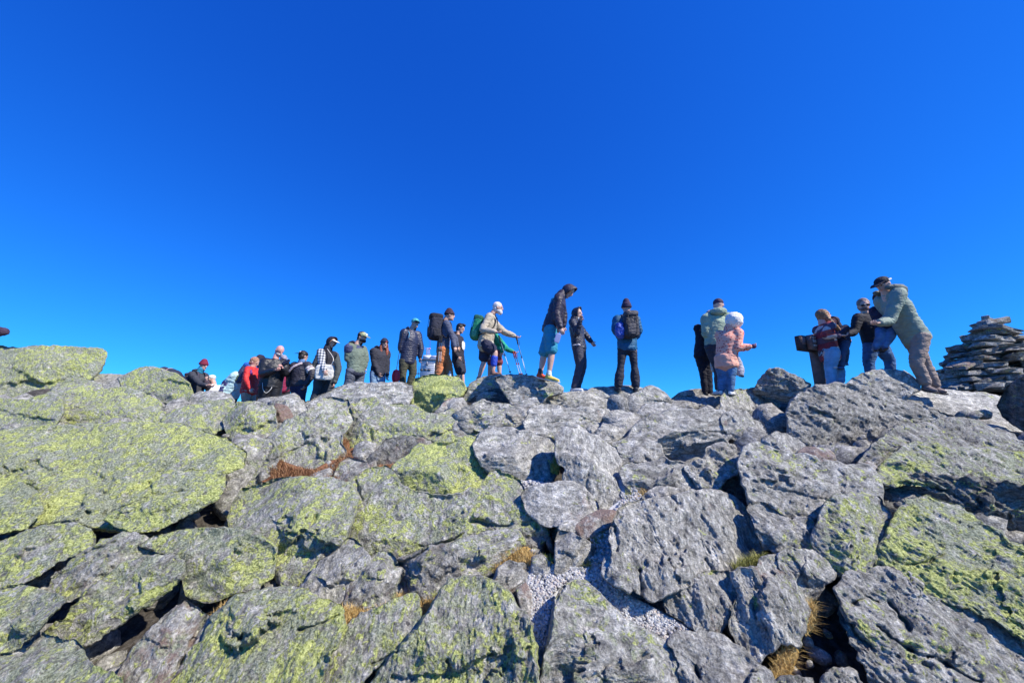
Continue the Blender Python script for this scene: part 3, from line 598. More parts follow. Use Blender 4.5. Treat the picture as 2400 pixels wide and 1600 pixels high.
def blob(c, axes, half, e=1.0, nu=16, nv=10):
    """superellipsoid: axes 3x3 rows, half sizes; e<1 gets boxier"""
    th = np.linspace(-math.pi / 2, math.pi / 2, nv + 1)[1:-1]; ph = np.linspace(0, 2 * math.pi, nu, endpoint=False)
    f = lambda x: np.sign(x) * np.abs(x) ** e
    V = [(0, 0, -1)]
    for t in th:
        for p in ph: V.append((f(math.cos(t)) * f(math.cos(p)), f(math.cos(t)) * f(math.sin(p)), f(math.sin(t))))
    V.append((0, 0, 1)); V = np.array(V, float) * np.asarray(half)
    V = V @ np.asarray(axes, float) + np.asarray(c, float)
    Fc = []; k = len(th)
    for i in range(nu): Fc.append((0, 1 + (i + 1) % nu, 1 + i))
    for r in range(k - 1):
        for i in range(nu):
            j = (i + 1) % nu; Fc.append((1 + r * nu + i, 1 + r * nu + j, 1 + (r + 1) * nu + j, 1 + (r + 1) * nu + i))
    last = len(V) - 1
    for i in range(nu): Fc.append((last, 1 + (k - 1) * nu + i, 1 + (k - 1) * nu + (i + 1) % nu))
    return V, Fc
def join(prims):
    V, Fc, o = [], [], 0
    for v, f in prims:
        V.append(v); Fc += [tuple(i + o for i in q) for q in f]; o += len(v)
    return np.concatenate(V), Fc
def remeshed(name, prims, voxel, smooth=4, fold=0.0, fs=(6, 6, 12), seed=0, extra=None, quilt=None):
    V, Fc = join(prims)
    me = mesh_from('tmp', V, Fc)
    ob = bpy.data.objects.new('tmp', me); COL.objects.link(ob)
    md = ob.modifiers.new('r', 'REMESH'); md.mode = 'VOXEL'; md.voxel_size = voxel
    if smooth:
        sm = ob.modifiers.new('s', 'SMOOTH'); sm.factor = 0.5; sm.iterations = smooth
    dg = bpy.context.evaluated_depsgraph_get()
    out = bpy.data.meshes.new_from_object(ob.evaluated_get(dg))
    bpy.data.objects.remove(ob); bpy.data.meshes.remove(me)
    out.name = name
    n = len(out.vertices); co = np.empty(n * 3, np.float32); out.vertices.foreach_get('co', co); co = co.reshape(-1, 3).astype(float)
    if fold or quilt:
        no = np.empty(n * 3, np.float32); out.vertex_normals.foreach_get('vector', no); no = no.reshape(-1, 3)
        q = co * np.array(fs) + seed * 3.7
        d = fbm(q, 3, 0.6, ridged=True) * fold if fold else 0
        if quilt: d = d + quilt[1] * (np.abs(np.sin(co[:, 2] * math.pi / quilt[0])) ** 0.5 - 0.6)
        co = co + no * np.asarray(d)[:, None]
        out.vertices.foreach_set('co', co.astype(np.float32).ravel())
    if extra:
        V2, F2 = join(extra)
        polys = [tuple(p.vertices) for p in out.polygons] + [tuple(i + n for i in f) for f in F2]
        bpy.data.meshes.remove(out)
        out = mesh_from(name, np.vstack([co, V2]), polys)
    out.polygons.foreach_set('use_smooth', [True] * len(out.polygons)); out.update()
    return out

SKIN = F((0.64, 0.39, 0.30), 0.55, 0.08, 0.1)
SKIN_RED = F((0.74, 0.38, 0.32), 0.5, 0.08, 0.1)
EYE = F((0.03, 0.02, 0.02), 0.3, 0.0, 0)
LIP = F((0.42, 0.16, 0.14), 0.5, 0.0, 0)
def hand(w, d, lat, s, curl=48, side=1):
    s = s * .9
    """palm, four unequal bent fingers and a thumb; lat = axis across the palm, side = where the thumb sits"""
    d = unit(d); lat = unit(lat - d * (lat @ d)); nrm = np.cross(d, lat)
    prims = [tube([w - d * .02 * s, w + d * .045 * s, w + d * .088 * s], np.array([.026, .040, .038]) * s, np.array([.020, .018, .013]) * s, lat=lat, n=10, per=2)]
    for k, ln in enumerate((.072, .080, .075, .058)):
        off = (-1.5 + k) * -.019 * s * side
        a = w + d * .080 * s + lat * off
        c1, c2 = R(curl * .6), R(curl * 1.7)
        b = a + (d * math.cos(c1) - nrm * math.sin(c1)) * ln * .5 * s
        c = b + (d * math.cos(c2) - nrm * math.sin(c2)) * ln * .5 * s
        prims.append(tube([a, b, c], np.array([.0095, .009, .0075]) * s, n=6, per=2))
    a = w + d * .022 * s + lat * .026 * s * side
    b = a + (d * .6 + lat * .8 * side - nrm * .3) * .035 * s; c = b + (d * .9 + lat * .25 * side - nrm * .4) * .030 * s
    prims.append(tube([a, b, c], np.array([.013, .011, .009]) * s, n=6, per=2))
    return prims

def person(label, Y, s, yaw, hd, nk, pv, aR=None, aL=None, lR=None, lL=None, hy=None, hp=8, skin=None, top=None, bottom=None, shoes=None, group=None, name='person', cat='person', foot_z=True, w=1.0, toe=None, lift=0.09, eyes=True):
    """joints are photo pixels (u, v[, metres nearer]); yaw 0 faces the camera, 90 faces right, 180 away"""
    skin = skin or SKIN
    def jp(p, y0):
        return P3(p[0], p[1], y0, p[2] if len(p) > 2 else 0.0)
    ya = R(yaw); Fw = np.array([math.sin(ya), -math.cos(ya), 0.0]); Rt = np.array([Fw[1], -Fw[0], 0.0])
    HD, NK, PV = jp(hd, Y), jp(nk, Y), jp(pv, Y)
    spine = unit(NK - PV)
    J = dict(s=s, F=Fw, R=Rt, Y=Y, head=HD, neck=NK, pelvis=PV, spine=spine)
    for sd, sg, arm, leg in (('R', 1, aR, lR), ('L', -1, aL, lL)):
        S = NK + Rt * sg * .178 * s * w - spine * .055 * s
        H = PV + Rt * sg * .090 * s - spine * .02 * s
        if arm: E, W = jp(arm[0], S[1]), jp(arm[1], S[1])
        else:
            E = S + np.array([0, 0, -.285 * s]) + Rt * sg * .05 * s - Fw * .02 * s; W = E + np.array([0, 0, -.245 * s]) + Fw * .06 * s
        if leg: K, A = jp(leg[0], H[1]), jp(leg[1], H[1])
        else:
            K = H + np.array([0, 0, -.43 * s]) + Fw * .02 * s; A = K + np.array([0, 0, -.42 * s]) - Fw * .02 * s
        J['S' + sd], J['E' + sd], J['W' + sd], J['H' + sd], J['K' + sd], J['A' + sd] = S, E, W, H, K, A
    base = (J['AR'] + J['AL']) / 2 - np.array([0, 0, lift * s])
    base[2] = min(J['AR'][2], J['AL'][2]) - lift * s
    if foot_z: FEET.append((base[0], base[1], base[2] - (0.42 if Y < 7.3 else 0.04)))
    root = bpy.data.objects.new(name, None); COL.objects.link(root); root.location = base
    root.empty_display_size = 0.1
    tag(root, label, cat, group or 'people along the ridge')
    J['root'] = root; J['base'] = base
    def part(nm, prims, mat, voxel=0.018, parent=None, raw=False, **kw):
        prims = [(v - base, f) for v, f in prims]
        if 'extra' in kw and kw['extra']: kw['extra'] = [(v - base, f) for v, f in kw['extra']]
        me = mesh_from(nm, *join(prims)) if raw else remeshed(nm, prims, voxel * s, **kw)
        return link(nm, me, mat, parent or root)
    J['part'] = part
    # head frame
    hy_ = R(yaw if hy is None else hy); pit = R(hp)
    hF = np.array([math.sin(hy_) * math.cos(pit), -math.cos(hy_) * math.cos(pit), -math.sin(pit)]); hR = unit(np.cross(hF, UP)); hU = np.cross(hR, hF)
    J['hF'], J['hR'], J['hU'] = hF, hR, hU; hc = HD
    # ---- one continuous body
    AX = np.array([hR, hF, hU])
    B = [blob(hc + hU * .022 * s, AX, np.array([.076, .096, .098]) * s),
         blob(hc + hF * .022 * s - hU * .050 * s, AX, np.array([.056, .070, .070]) * s),
         blob(hc + hF * .078 * s + hU * .028 * s, AX, np.array([.050, .020, .012]) * s, nu=10, nv=6),
         tube([hc + hF * .088 * s + hU * .018 * s, hc + hF * .108 * s - hU * .016 * s, hc + hF * .090 * s - hU * .026 * s], np.array([.011, .015, .014]) * s, n=8, per=2),
         blob(hc + hF * .076 * s - hU * .092 * s, AX, np.array([.026, .022, .022]) * s, nu=10, nv=6),
         blob(hc + hF * .082 * s - hU * .052 * s, AX, np.array([.028, .014, .012]) * s, nu=10, nv=6),
         tube([hc - hU * .02 * s - hF * .015 * s, hc * .45 + (NK + spine * .03 * s) * .55 - hF * .02 * s, NK + spine * .01 * s, NK - spine * .05 * s], np.array([.058, .058, .066, .085]) * s)]
    for sg in (1, -1): B.append(blob(hc + hR * sg * .079 * s - hF * .006 * s - hU * .004 * s, AX, np.array([.011, .020, .032]) * s, nu=10, nv=6))
    mid = NK * .45 + PV * .55
    B.append(tube([PV - spine * .06 * s, mid, NK * .78 + PV * .22, NK - spine * .03 * s], np.array([.15, .135, .165, .10]) * s * w, np.array([.10, .09, .105, .07]) * s, lat=Rt))
    hands = []
    for sd, sg in (('R', 1), ('L', -1)):
        S, E, W, H, K, A = (J[k + sd] for k in 'SEWHKA')
        B.append(tube([S - Rt * sg * .06 * s, S, S * .5 + E * .5, E, E * .55 + W * .45, W], np.array([.05, .054, .048, .040, .040, .026]) * s))
        B.append(tube([H + spine * .03 * s, H * .5 + K * .5, K, K * .68 + A * .32, A + UP * .02 * s], np.array([.092, .075, .054, .057, .036]) * s))
        tdir = unit(toe if toe is not None else Fw + Rt * sg * .15)
        B.append(tube([A - tdir * .02 * s + UP * .01 * s, A - UP * .045 * s + tdir * .03 * s, A - UP * .055 * s + tdir * .13 * s], np.array([.036, .036, .026]) * s))
        lat = Fw if abs((W - E) @ UP) > .5 * np.linalg.norm(W - E) else Rt
        hands += hand(W, W - E, lat, s, side=1 if lat is Fw else -sg)
    part('body', B, skin, 0.0135, smooth=3, extra=hands)
    if eyes:
        for sg in (1, -1):
            part('eye', [blob(hc + hF * .088 * s + hR * sg * .031 * s + hU * .010 * s, AX, np.array([.013, .008, .007]) * s, nu=8, nv=5)], EYE, raw=True)
        part('mouth', [blob(hc + hF * .093 * s - hU * .052 * s, AX, np.array([.022, .006, .005]) * s, nu=8, nv=5)], LIP, raw=True)
    if top: garment_top(J, **top)
    if bottom: garment_bottom(J, **bottom)
    if shoes: shoe_pair(J, toe=toe, **shoes)
    return J

def garment_top(J, mat, name='jacket', w=1.0, d=1.0, aw=1.0, hem=.10, fold=.012, quilt=None, sleeve=1.0, collar=.0, hemw=1.0, back=0.0, arms=True, seed=0, belly=0.0):
    s, NK, PV, Rt, Fw, sp = J['s'], J['neck'], J['pelvis'], J['R'], J['F'], J['spine']
    down = unit(-sp * .6 - UP * .4)
    pts = [PV + down * hem * s, PV + sp * .02 * s, NK * .4 + PV * .6 + Fw * belly, NK * .72 + PV * .28 + Fw * belly * .5 - Fw * back, NK - sp * .07 * s - Fw * back, NK + sp * (.015 + collar) * s]
    ra = np.array([.185 * hemw, .180 * hemw, .178, .190, .155, .070 + .3 * collar]) * s * w
    rb = np.array([.135 * hemw, .135 * hemw, .130, .132, .098, .066 + .3 * collar]) * s * d
    prims = [tube(pts, ra, rb, lat=Rt, n=20)]
    if arms:
        for sd, sg in (('R', 1), ('L', -1)):
            S, E, W = J['S' + sd], J['E' + sd], J['W' + sd]
            if sleeve < 1: W_ = E + (W - E) * max(0.0, sleeve * 2 - 1)
            else: W_ = W
            prims.append(tube([S - Rt * sg * .07 * s * w, S, S * .5 + E * .5, E, E * .5 + W_ * .5, W_], np.array([.070, .078, .068, .060, .054, .044]) * s * aw))
    J['top'] = J['part'](name, prims, mat, fold=fold * s, quilt=quilt, seed=seed, smooth=4, fs=(7, 7, 15))
    return J['top']
def garment_bottom(J, mat, name='trousers', w=1.0, length=1.0, flare=1.0, fold=.010, seed=0, seat=1.0):
    s, PV, Rt, sp = J['s'], J['pelvis'], J['R'], J['spine']
    prims = [tube([PV + sp * .09 * s, PV, PV - UP * .10 * s], np.array([.160, .178, .150]) * s * seat, np.array([.115, .130, .115]) * s * seat, lat=Rt, n=18)]
    for sd in 'RL':
        H, K, A = J['H' + sd], J['K' + sd], J['A' + sd]
        if length <= 0.62:      # shorts end near the knee
            e = H + (K - H) * (length / 0.5)
            prims.append(tube([H + sp * .02 * s, (H + e) / 2, e], np.array([.105, .102, .095 * flare]) * s * w))
        else:
            e = K + (A - K) * min(1.0, (length - .5) * 2)
            prims.append(tube([H + sp * .02 * s, (H + K) / 2, K, (K + e) / 2, e + UP * .0 * s], np.array([.108, .094, .076, .068 * flare, .060 * flare]) * s * w))
    J['bottom'] = J['part'](name, prims, mat, fold=fold * s, seed=seed, smooth=3, fs=(7, 7, 14))
    return J['bottom']
def shoe_pair(J, mat=None, toe=None, high=.03, sole=None, mats=None, sz=1.0):
    s = J['s']
    for i, (sd, sg) in enumerate((('R', 1), ('L', -1))):
        A = J['A' + sd]; t = unit(toe if toe is not None else J['F'] + J['R'] * sg * .15)
        lat = np.cross(t, UP); z = A - UP * .052 * s
        m_ = mats[i] if mats else mat
        sh = J['part']('shoe', [tube([z - t * .055 * s * sz, z + t * .02 * s, z + t * .10 * s * sz, z + t * .165 * s * sz], np.array([.036, .044, .047, .036]) * s * sz, np.array([.038, .040, .032, .022]) * s * sz, lat=lat),
                       tube([A - t * .01 * s + UP * high * s, z + t * .0 * s], np.array([.042, .046]) * s)], m_, 0.015, smooth=2)
        so = [tube([z - t * .062 * s * sz - UP * .036 * s, z + t * .04 * s - UP * .036 * s, z + t * .175 * s * sz - UP * .026 * s], np.array([.036, .048, .034]) * s * sz, np.array([.012] * 3) * s, lat=lat, n=10)]
        J['part']('sole', so, sole or F((0.08, 0.08, 0.08)), raw=True, parent=sh)

# headwear
def hax(J): return np.array([J['hR'], J['hF'], J['hU']])
def beanie(J, mat, tall=1.0, cuff=None, tilt=0.0, name='beanie'):
    s, hc, AX = J['s'], J['head'], hax(J)
    top = J['hU'] * (.055 + .035 * tall) * s - J['hF'] * (.02 + tilt) * s
    b = J['part'](name, [blob(hc + J['hU'] * .050 * s - J['hF'] * .012 * s, AX, np.array([.090, .106, .085]) * s), blob(hc + top, AX, np.array([.068, .076, .065 * tall]) * s)], mat, 0.014, smooth=3, fold=.003)
    if cuff is not None:
        c = hc + J['hU'] * .030 * s - J['hF'] * .010 * s; th = np.linspace(0, 2 * math.pi, 17)[:-1]
        pts = [c + J['hR'] * math.cos(t) * .088 * s + (J['hF'] * math.sin(t)) * .104 * s - J['hU'] * math.sin(t) * -.012 * s for t in th]; pts.append(pts[0])
        J['part']('cuff', [tube(pts, .010 * s, .026 * s, n=8, per=2, cap=False)], cuff, raw=True)
    return b
def cap(J, mat, brim=None, back=False, panel=None, name='cap'):
    s, hc, AX = J['s'], J['head'], hax(J)
    c = J['part'](name, [blob(hc + J['hU'] * .052 * s - J['hF'] * .005 * s, AX, np.array([.086, .104, .078]) * s)], mat, 0.014, smooth=3)
    f = -J['hF'] if back else J['hF']; tip = f * .185 * s + J['hU'] * .022 * s
    p = [hc + f * .06 * s + J['hU'] * .050 * s, hc + f * .115 * s + J['hU'] * .045 * s, hc + tip]
    J['part']('brim', [tube(p, np.array([.078, .076, .055]) * s, np.array([.006, .006, .005]) * s, lat=J['hR'], n=12)], brim or mat, raw=True)
    if panel is not None:
        J['part']('badge', [blob(hc + f * .098 * s + J['hU'] * .075 * s, AX, np.array([.034, .012, .026]) * s, e=.7)], panel, raw=True)
    return c
def hair(J, mat, kind='short', seed=0, name='hair'):
    s, hc, AX = J['s'], J['head'], hax(J); U, Fh, Rh = J['hU'], J['hF'], J['hR']
    p = [blob(hc + U * .040 * s - Fh * .018 * s, AX, np.array([.084, .098, .092]) * s), blob(hc - Fh * .045 * s - U * .02 * s, AX, np.array([.074, .060, .075]) * s)]
    if kind == 'long':
        for sg in (1, -1):
            p.append(tube([hc + Rh * sg * .055 * s - Fh * .0 * s, hc + Rh * sg * .08 * s - U * .10 * s, hc + Rh * sg * .075 * s - U * .21 * s + Fh * .05 * s, hc + Rh * sg * .06 * s - U * .30 * s + Fh * .08 * s], np.array([.03, .035, .032, .012]) * s))
    if kind == 'windy':
        for k in range(9):
            a = -1.2 + k * .3
            q = hc + Rh * .07 * math.sin(a) * s - U * (.02 + .02 * k) * s - Fh * .03 * s
            p.append(tube([q, q + Fh * .10 * s - U * .05 * s + Rh * .03 * math.sin(k * 2.1) * s, q + Fh * (.15 + .03 * math.sin(k)) * s - U * (.13 + .02 * k) * s], np.array([.030, .022, .008]) * s))
    if kind == 'quiff': p.append(blob(hc + U * .105 * s + Fh * .055 * s, AX, np.array([.06, .055, .03]) * s))
    return J['part'](name, p, mat, 0.013, smooth=1, fold=.010 * s, fs=(22, 22, 22), seed=seed)
def beard(J, mat, long=1.0):
    s, hc, AX = J['s'], J['head'], hax(J)
    return J['part']('beard', [blob(hc + J['hF'] * .055 * s - J['hU'] * .075 * s * long, AX, np.array([.060, .052, .048 * long]) * s), blob(hc + J['hF'] * .02 * s - J['hU'] * .062 * s, AX, np.array([.066, .066, .040]) * s)], mat, 0.012, smooth=1, fold=.004)
def hood_up(J, mat, name='hood', big=1.0, deep=0.0, rim=None):
    """a hood worn over the head, open at the face"""
    s, hc, U, Fh, Rh = J['s'], J['head'], J['hU'], J['hF'], J['hR']
    prims = []
    V, Fc = [], []; n, m = 18, 9
    for i in range(m + 1):
        t = i / m                      # 0 at the back, 1 at the face opening
        off = (-.115 + .175 * t + deep * t) * s * (.9 + .1 * big); r = math.sqrt(max(0.02, 1 - (1 - t) ** 2.4)) if t < .98 else .97
        for k in range(n):
            a = 2 * math.pi * k / n
            rr = np.array([.102, .128]) * s * big * r
            zc = .012 * s
            V.append(hc + Fh * (off + (.028 * s * math.sin(a) if t > .5 else 0)) + Rh * math.cos(a) * rr[0] + U * (zc + math.sin(a) * rr[1]))
    for i in range(m):
        for k in range(n):
            k2 = (k + 1) % n; Fc.append((i * n + k, i * n + k2, (i + 1) * n + k2, (i + 1) * n + k))
    # inner shell gives the cloth thickness
    o = len(V); V2 = [hc + Fh * .02 * s + (v - hc - Fh * .02 * s) * .88 for v in V]
    V = np.array(V + V2)
    Fc += [tuple(q + o for q in f)[::-1] for f in Fc[:]]
    for k in range(n):
        k2 = (k + 1) % n; Fc.append((m * n + k, m * n + k2, o + m * n + k2, o + m * n + k))
    Fc.append(tuple(range(n))[::-1])
    Fc.append(tuple(o + q for q in range(n)))
    prims = [(V, Fc)]
    h = J['part'](name, prims, mat, raw=True)
    J['part']('hood_neck', [tube([hc - U * .07 * s - Fh * .03 * s, J['neck'] + J['spine'] * .05 * s, J['neck'] - J['spine'] * .02 * s], np.array([.085, .095, .10]) * s, np.array([.080, .09, .09]) * s, lat=Rh)], mat, 0.018, fold=.006)
    if rim is not None:
        pts = [hc + Fh * (.062 + deep + .028 * math.sin(2 * math.pi * k / 16)) * s + Rh * math.cos(2 * math.pi * k / 16) * .098 * s * big + U * (.012 + math.sin(2 * math.pi * k / 16) * .124 * big) * s for k in range(17)]
        J['part']('hood_trim', [tube(pts, .02 * s, n=8, per=2, cap=False)], rim, raw=True)
    return h
def hood_down(J, mat, name='hood', big=1.0):
    s, NK, sp, Fw, Rt = J['s'], J['neck'], J['spine'], J['F'], J['R']
    c = NK + sp * .045 * s
    pts = [c + Rt * math.cos(a) * .095 * s * big - Fw * math.sin(a) * .105 * s * big + sp * (.02 - .03 * math.sin(a)) * s for a in np.linspace(-.35, math.pi + .35, 9)]
    rr = np.array([.022, .034, .045, .055, .060, .055, .045, .034, .022]) * s * big
    return J['part'](name, [tube(pts, rr)], mat, 0.016, fold=.010)
def glasses(J):
    s, hc, AX = J['s'], J['head'], hax(J)
    J['part']('sunglasses', [blob(hc + J['hF'] * .096 * s + J['hR'] * q * .034 * s + J['hU'] * .008 * s, AX, np.array([.030, .010, .020]) * s, e=.7, nu=10, nv=6) for q in (1, -1)] + [tube([hc + J['hR'] * q * .06 * s + J['hF'] * .09 * s + J['hU'] * .012 * s, hc + J['hR'] * q * .082 * s + J['hU'] * .012 * s], .004 * s, n=6) for q in (1, -1)], F((.02, .02, .03), .25, 0, 0), raw=True)

def thing(name, label, cat, loc, group=None):
    o = bpy.data.objects.new(name, None); COL.objects.link(o); o.location = loc; o.empty_display_size = .1
    tag(o, label, cat, group); return o
def part_of(root, nm, prims, mat, raw=True, voxel=.014, **kw):
    base = np.array(root.location)
    prims = [(v - base, f) for v, f in prims]
    me = mesh_from(nm, *join(prims)) if raw else remeshed(nm, prims, voxel, **kw)
    return link(nm, me, mat, root)
def backpack(J, label, mat, mat2, cpx=None, w=.15, h=.25, d=.10, lid=None, up=0.0, side=None, cat='backpack', strap=None, dz=0.0):
    """worn on the back: body, lid, pocket, side pockets, buckles and two shoulder straps"""
    s, Fw, Rt, sp = J['s'], J['F'], J['R'], J['spine']
    c = J['neck'] * .5 + J['pelvis'] * .5 + sp * (.03 + up) * s - Fw * (.13 + d) * s
    if cpx: c = P3(cpx[0], cpx[1], c[1], dz)
    AX = np.array([Rt, Fw, sp]); AX[1] = np.cross(sp, Rt); AX[1] = unit(AX[1]) * (1 if AX[1] @ Fw > 0 else -1)
    root = thing('backpack', label, cat, c)
    B = AX[1]
    part_of(root, 'pack_body', [blob(c, AX, np.array([w, d, h]) * s, e=.45), blob(c - sp * h * .55 * s, AX, np.array([w * 1.02, d * 1.05, h * .4]) * s, e=.5)], mat, raw=False, fold=.010, fs=(9, 9, 12))
    part_of(root, 'lid', [blob(c + sp * h * .88 * s - B * .01 * s, AX, np.array([w * .98, d * 1.12, h * .24]) * s, e=.5)], lid or mat2, raw=False, fold=.006)
    part_of(root, 'front_pocket', [blob(c - B * d * .85 * s - sp * h * .35 * s, AX, np.array([w * .72, d * .38, h * .45]) * s, e=.5)], mat2, raw=False, fold=.006)
    for sg in (1, -1):
        part_of(root, 'side_pocket', [blob(c + Rt * sg * w * .95 * s - sp * h * .5 * s, AX, np.array([w * .20, d * .6, h * .35]) * s, e=.6)], side or mat2, raw=False)
        part_of(root, 'compression_strap', [tube([c + Rt * sg * w * .55 * s - B * d * 1.12 * s + sp * h * .75 * s, c + Rt * sg * w * .6 * s - B * d * 1.22 * s, c + Rt * sg * w * .55 * s - B * d * 1.15 * s - sp * h * .7 * s], .008 * s, .004 * s, lat=Rt, n=6)], strap or F((.03, .03, .035)))
        S = J['SR' if sg > 0 else 'SL'] * .55 + J['neck'] * .45
        part_of(root, 'shoulder_strap', [tube([c + Rt * sg * w * .5 * s + B * d * s + sp * h * .7 * s, S + sp * .055 * s - Fw * .04 * s, S + sp * .02 * s + Fw * .105 * s, S - sp * .22 * s + Fw * .13 * s + Rt * sg * .03 * s, S - sp * .34 * s + Rt * sg * .11 * s, c + Rt * sg * w * .9 * s + B * d * s - sp * h * .6 * s], .028 * s, .010 * s, lat=Rt, n=8)], strap or mat2)
    return root
def pole(label, a, b, Ya, Yb, s=1.0, grip=(.02, .02, .02), group='trekking poles', da=0, db=0, strap=True):
    A, B = P3(a[0], a[1], Ya, da), P3(b[0], b[1], Yb, db)
    d = unit(B - A); root = thing('trekking_pole', label, 'trekking pole', B, group); gm = F(grip)
    sh, sh2 = F((.55, .58, .62), .3, .05, 0), F((.03, .10, .20), .35, .05, 0)
    L = np.linalg.norm(B - A)
    part_of(root, 'upper_shaft', [tube([A + d * .10, A + d * L * .5], .0085, n=8)], sh2)
    part_of(root, 'lower_shaft', [tube([A + d * L * .5, B - d * .02], .0068, n=8)], sh)
    part_of(root, 'grip', [tube([A - d * .03, A + d * .03, A + d * .12], [.020, .015, .014], n=8)], gm)
    part_of(root, 'lock', [tube([A + d * L * .5 - d * .015, A + d * L * .5 + d * .02], .013, n=8)], gm)
    part_of(root, 'basket', [tube([B - d * .05, B - d * .04], .026, n=10, cap=False)], gm)
    part_of(root, 'tip', [tube([B - d * .03, B], [.007, .003], n=6)], F((.2, .2, .2)))
    if strap: part_of(root, 'wrist_strap', [tube([A, A + np.array([.05, -.02, -.05]), A + np.array([.06, -.02, -.13]), A + np.array([.02, -.01, -.12]), A + d * .02], .004, .008, n=6)], gm)
    return root
# palette (real-world base colours)
BLK = F((.018, .018, .024)); NAVY = F((.022, .028, .055)); DKGREY = F((.05, .052, .062)); LEATHER = F((.020, .021, .027), .45, .2, .25)
NYLON = F((.028, .034, .065), .42, .2, .7); PUFF = F((.030, .036, .075), .38, .15, .4); OLIVE = F((.085, .085, .055)); GREENJ = F((.17, .21, .16)); SAGE = F((.33, .42, .30), .7, .1, .6)
DENIM = F((.075, .10, .17), .85, .3); DENIM_LT = F((.24, .38, .56), .85, .3); DENIM_MID = F((.09, .19, .34), .85, .45); KHAKI = F((.42, .35, .28)); TAUPE = F((.34, .26, .21), .85, .15)
RED = F((.72, .035, .03), .6, .1); MAROON = F((.20, .015, .04)); MAGENTA = F((.30, .015, .07)); AQUA = F((.52, .74, .76), .7, .08); TEAL = F((.02, .27, .42), .7, .12); BURNT = F((.60, .21, .08), .85, .12)
SLATE = F((.085, .10, .16)); BEIGE = F((.52, .45, .34), .8, .12); PLUM = F((.055, .03, .055)); WHITE = F((.80, .79, .76), .7, .04); CREAM = F((.74, .71, .64), .8, .06)
HAIR_W = F((.78, .74, .72), .7, .1, .8); HAIR_D = F((.02, .015, .015), .5); HAIR_A = F((.24, .06, .03), .5, .4); HAIR_BL = F((.30, .155, .075), .5, .6); GREY_B = F((.55, .50, .48))
GREEN = F((.015, .24, .12), .5, .15); EMER = F((.01, .33, .21), .7, .1); ROYAL = F((.02, .07, .55), .6, .1); ORANGE = F((.85, .30, .03), .6, .1); YEL = F((.85, .62, .12), .6, .15)
BLUEP = F((.03, .12, .42), .55, .3); TEALJ = F((.01, .12, .26), .6, .2)

def checked(name, cols, sc, rot=0.0):
    m, nt, bs = new_mat(name); tc = N(nt, 'ShaderNodeTexCoord'); mp = N(nt, 'ShaderNodeMapping'); nt.links.new(tc.outputs['Object'], mp.inputs[0]); mp.inputs['Rotation'].default_value = (0, rot, 0)
    sp = N(nt, 'ShaderNodeSeparateXYZ'); nt.links.new(mp.outputs[0], sp.inputs[0])
    def band(sock, width):
        q = mth(nt, 'FRACT', mth(nt, 'MULTIPLY', sock, sc)); return mth(nt, 'LESS_THAN', q, width)
    hx = mth(nt, 'ADD', sp.outputs[0], mth(nt, 'MULTIPLY', sp.outputs[1], .4))
    bx, bz = band(hx, .5), band(sp.outputs[2], .5)
    c = mixc(nt, bx, mixc(nt, bz, cols[0] + (1,), cols[1] + (1,)), mixc(nt, bz, cols[2] + (1,), cols[3] + (1,)))
    nn = N(nt, 'ShaderNodeTexNoise', i_Scale=30.0); nt.links.new(tc.outputs['Object'], nn.inputs['Vector'])
    c = mixc(nt, 1.0, c, ramp(nt, nn.outputs['Fac'], [(.3, g4(.8)), (.7, g4(1.15))]).outputs[0], 'MULTIPLY')
    nt.links.new(c, bs.inputs['Base Color']); bs.inputs['Roughness'].default_value = .9; return m
PLAID = checked('red_plaid', [(.60, .50, .46), (.45, .07, .05), (.10, .07, .11), (.20, .03, .05)], 5.2, R(12))
TARTAN = checked('white_plaid', [(.80, .80, .80), (.30, .32, .36), (.28, .30, .34), (.04, .05, .08)], 17.0)
def floral():
    m, nt, bs = new_mat('pink_floral'); tc = N(nt, 'ShaderNodeTexCoord')
    vo = N(nt, 'ShaderNodeTexVoronoi', i_Scale=26.0); nt.links.new(tc.outputs['Object'], vo.inputs['Vector'])
    nn = N(nt, 'ShaderNodeTexNoise', i_Scale=16.0, i_Detail=3.0); nt.links.new(tc.outputs['Object'], nn.inputs['Vector'])
    f = mth(nt, 'ADD', vo.outputs['Distance'], mth(nt, 'MULTIPLY', nn.outputs['Fac'], .35))
    c = ramp(nt, f, [(.36, (.25, .05, .08, 1)), (.42, (.80, .13, .08, 1)), (.52, (.90, .27, .16, 1)), (.60, (.93, .44, .31, 1))]).outputs[0]
    nt.links.new(c, bs.inputs['Base Color']); bs.inputs['Roughness'].default_value = .7; return m
FLORAL = floral(); BLUSH = F((.93, .44, .31), .7, .06)

# --- far left
person('person seen only by a dark bent elbow poking in at the left edge', 7.2, 1.0, 60, (-62, 742), (-60, 762), (-66, 842), aR=((12, 776, .0), (-26, 790, .1)), top=dict(mat=PLUM), bottom=dict(mat=BLK), shoes=dict(mat=BLK))
J = person('person bending down whose dark hood and back just clear the left lichen boulder', 9.3, 1.0, -60, (384, 872), (402, 869), (430, 905), top=dict(mat=NAVY, w=1.05), bottom=dict(mat=BLK), shoes=dict(mat=BLK), hp=30, foot_z=True)
beanie(J, NAVY, .7, cuff=MAROON)
J = person('person in a maroon beanie, teal neck gaiter and dark jacket facing right', 9.6, 1.0, 80, (477, 856), (466, 874), (458, 920), aR=((470, 900, .1), (484, 903, .2)), aL=((482, 898), (492, 902)), top=dict(mat=DKGREY, w=1.02), bottom=dict(mat=DKGREY), shoes=dict(mat=BLK), hp=15)
beanie(J, MAROON, 1.2, cuff=MAROON); J['part']('neck_gaiter', [tube([J['head'] - J['hU'] * .06, J['neck'] + J['spine'] * .02], [.078, .09])], TEAL); hood_down(J, DKGREY)
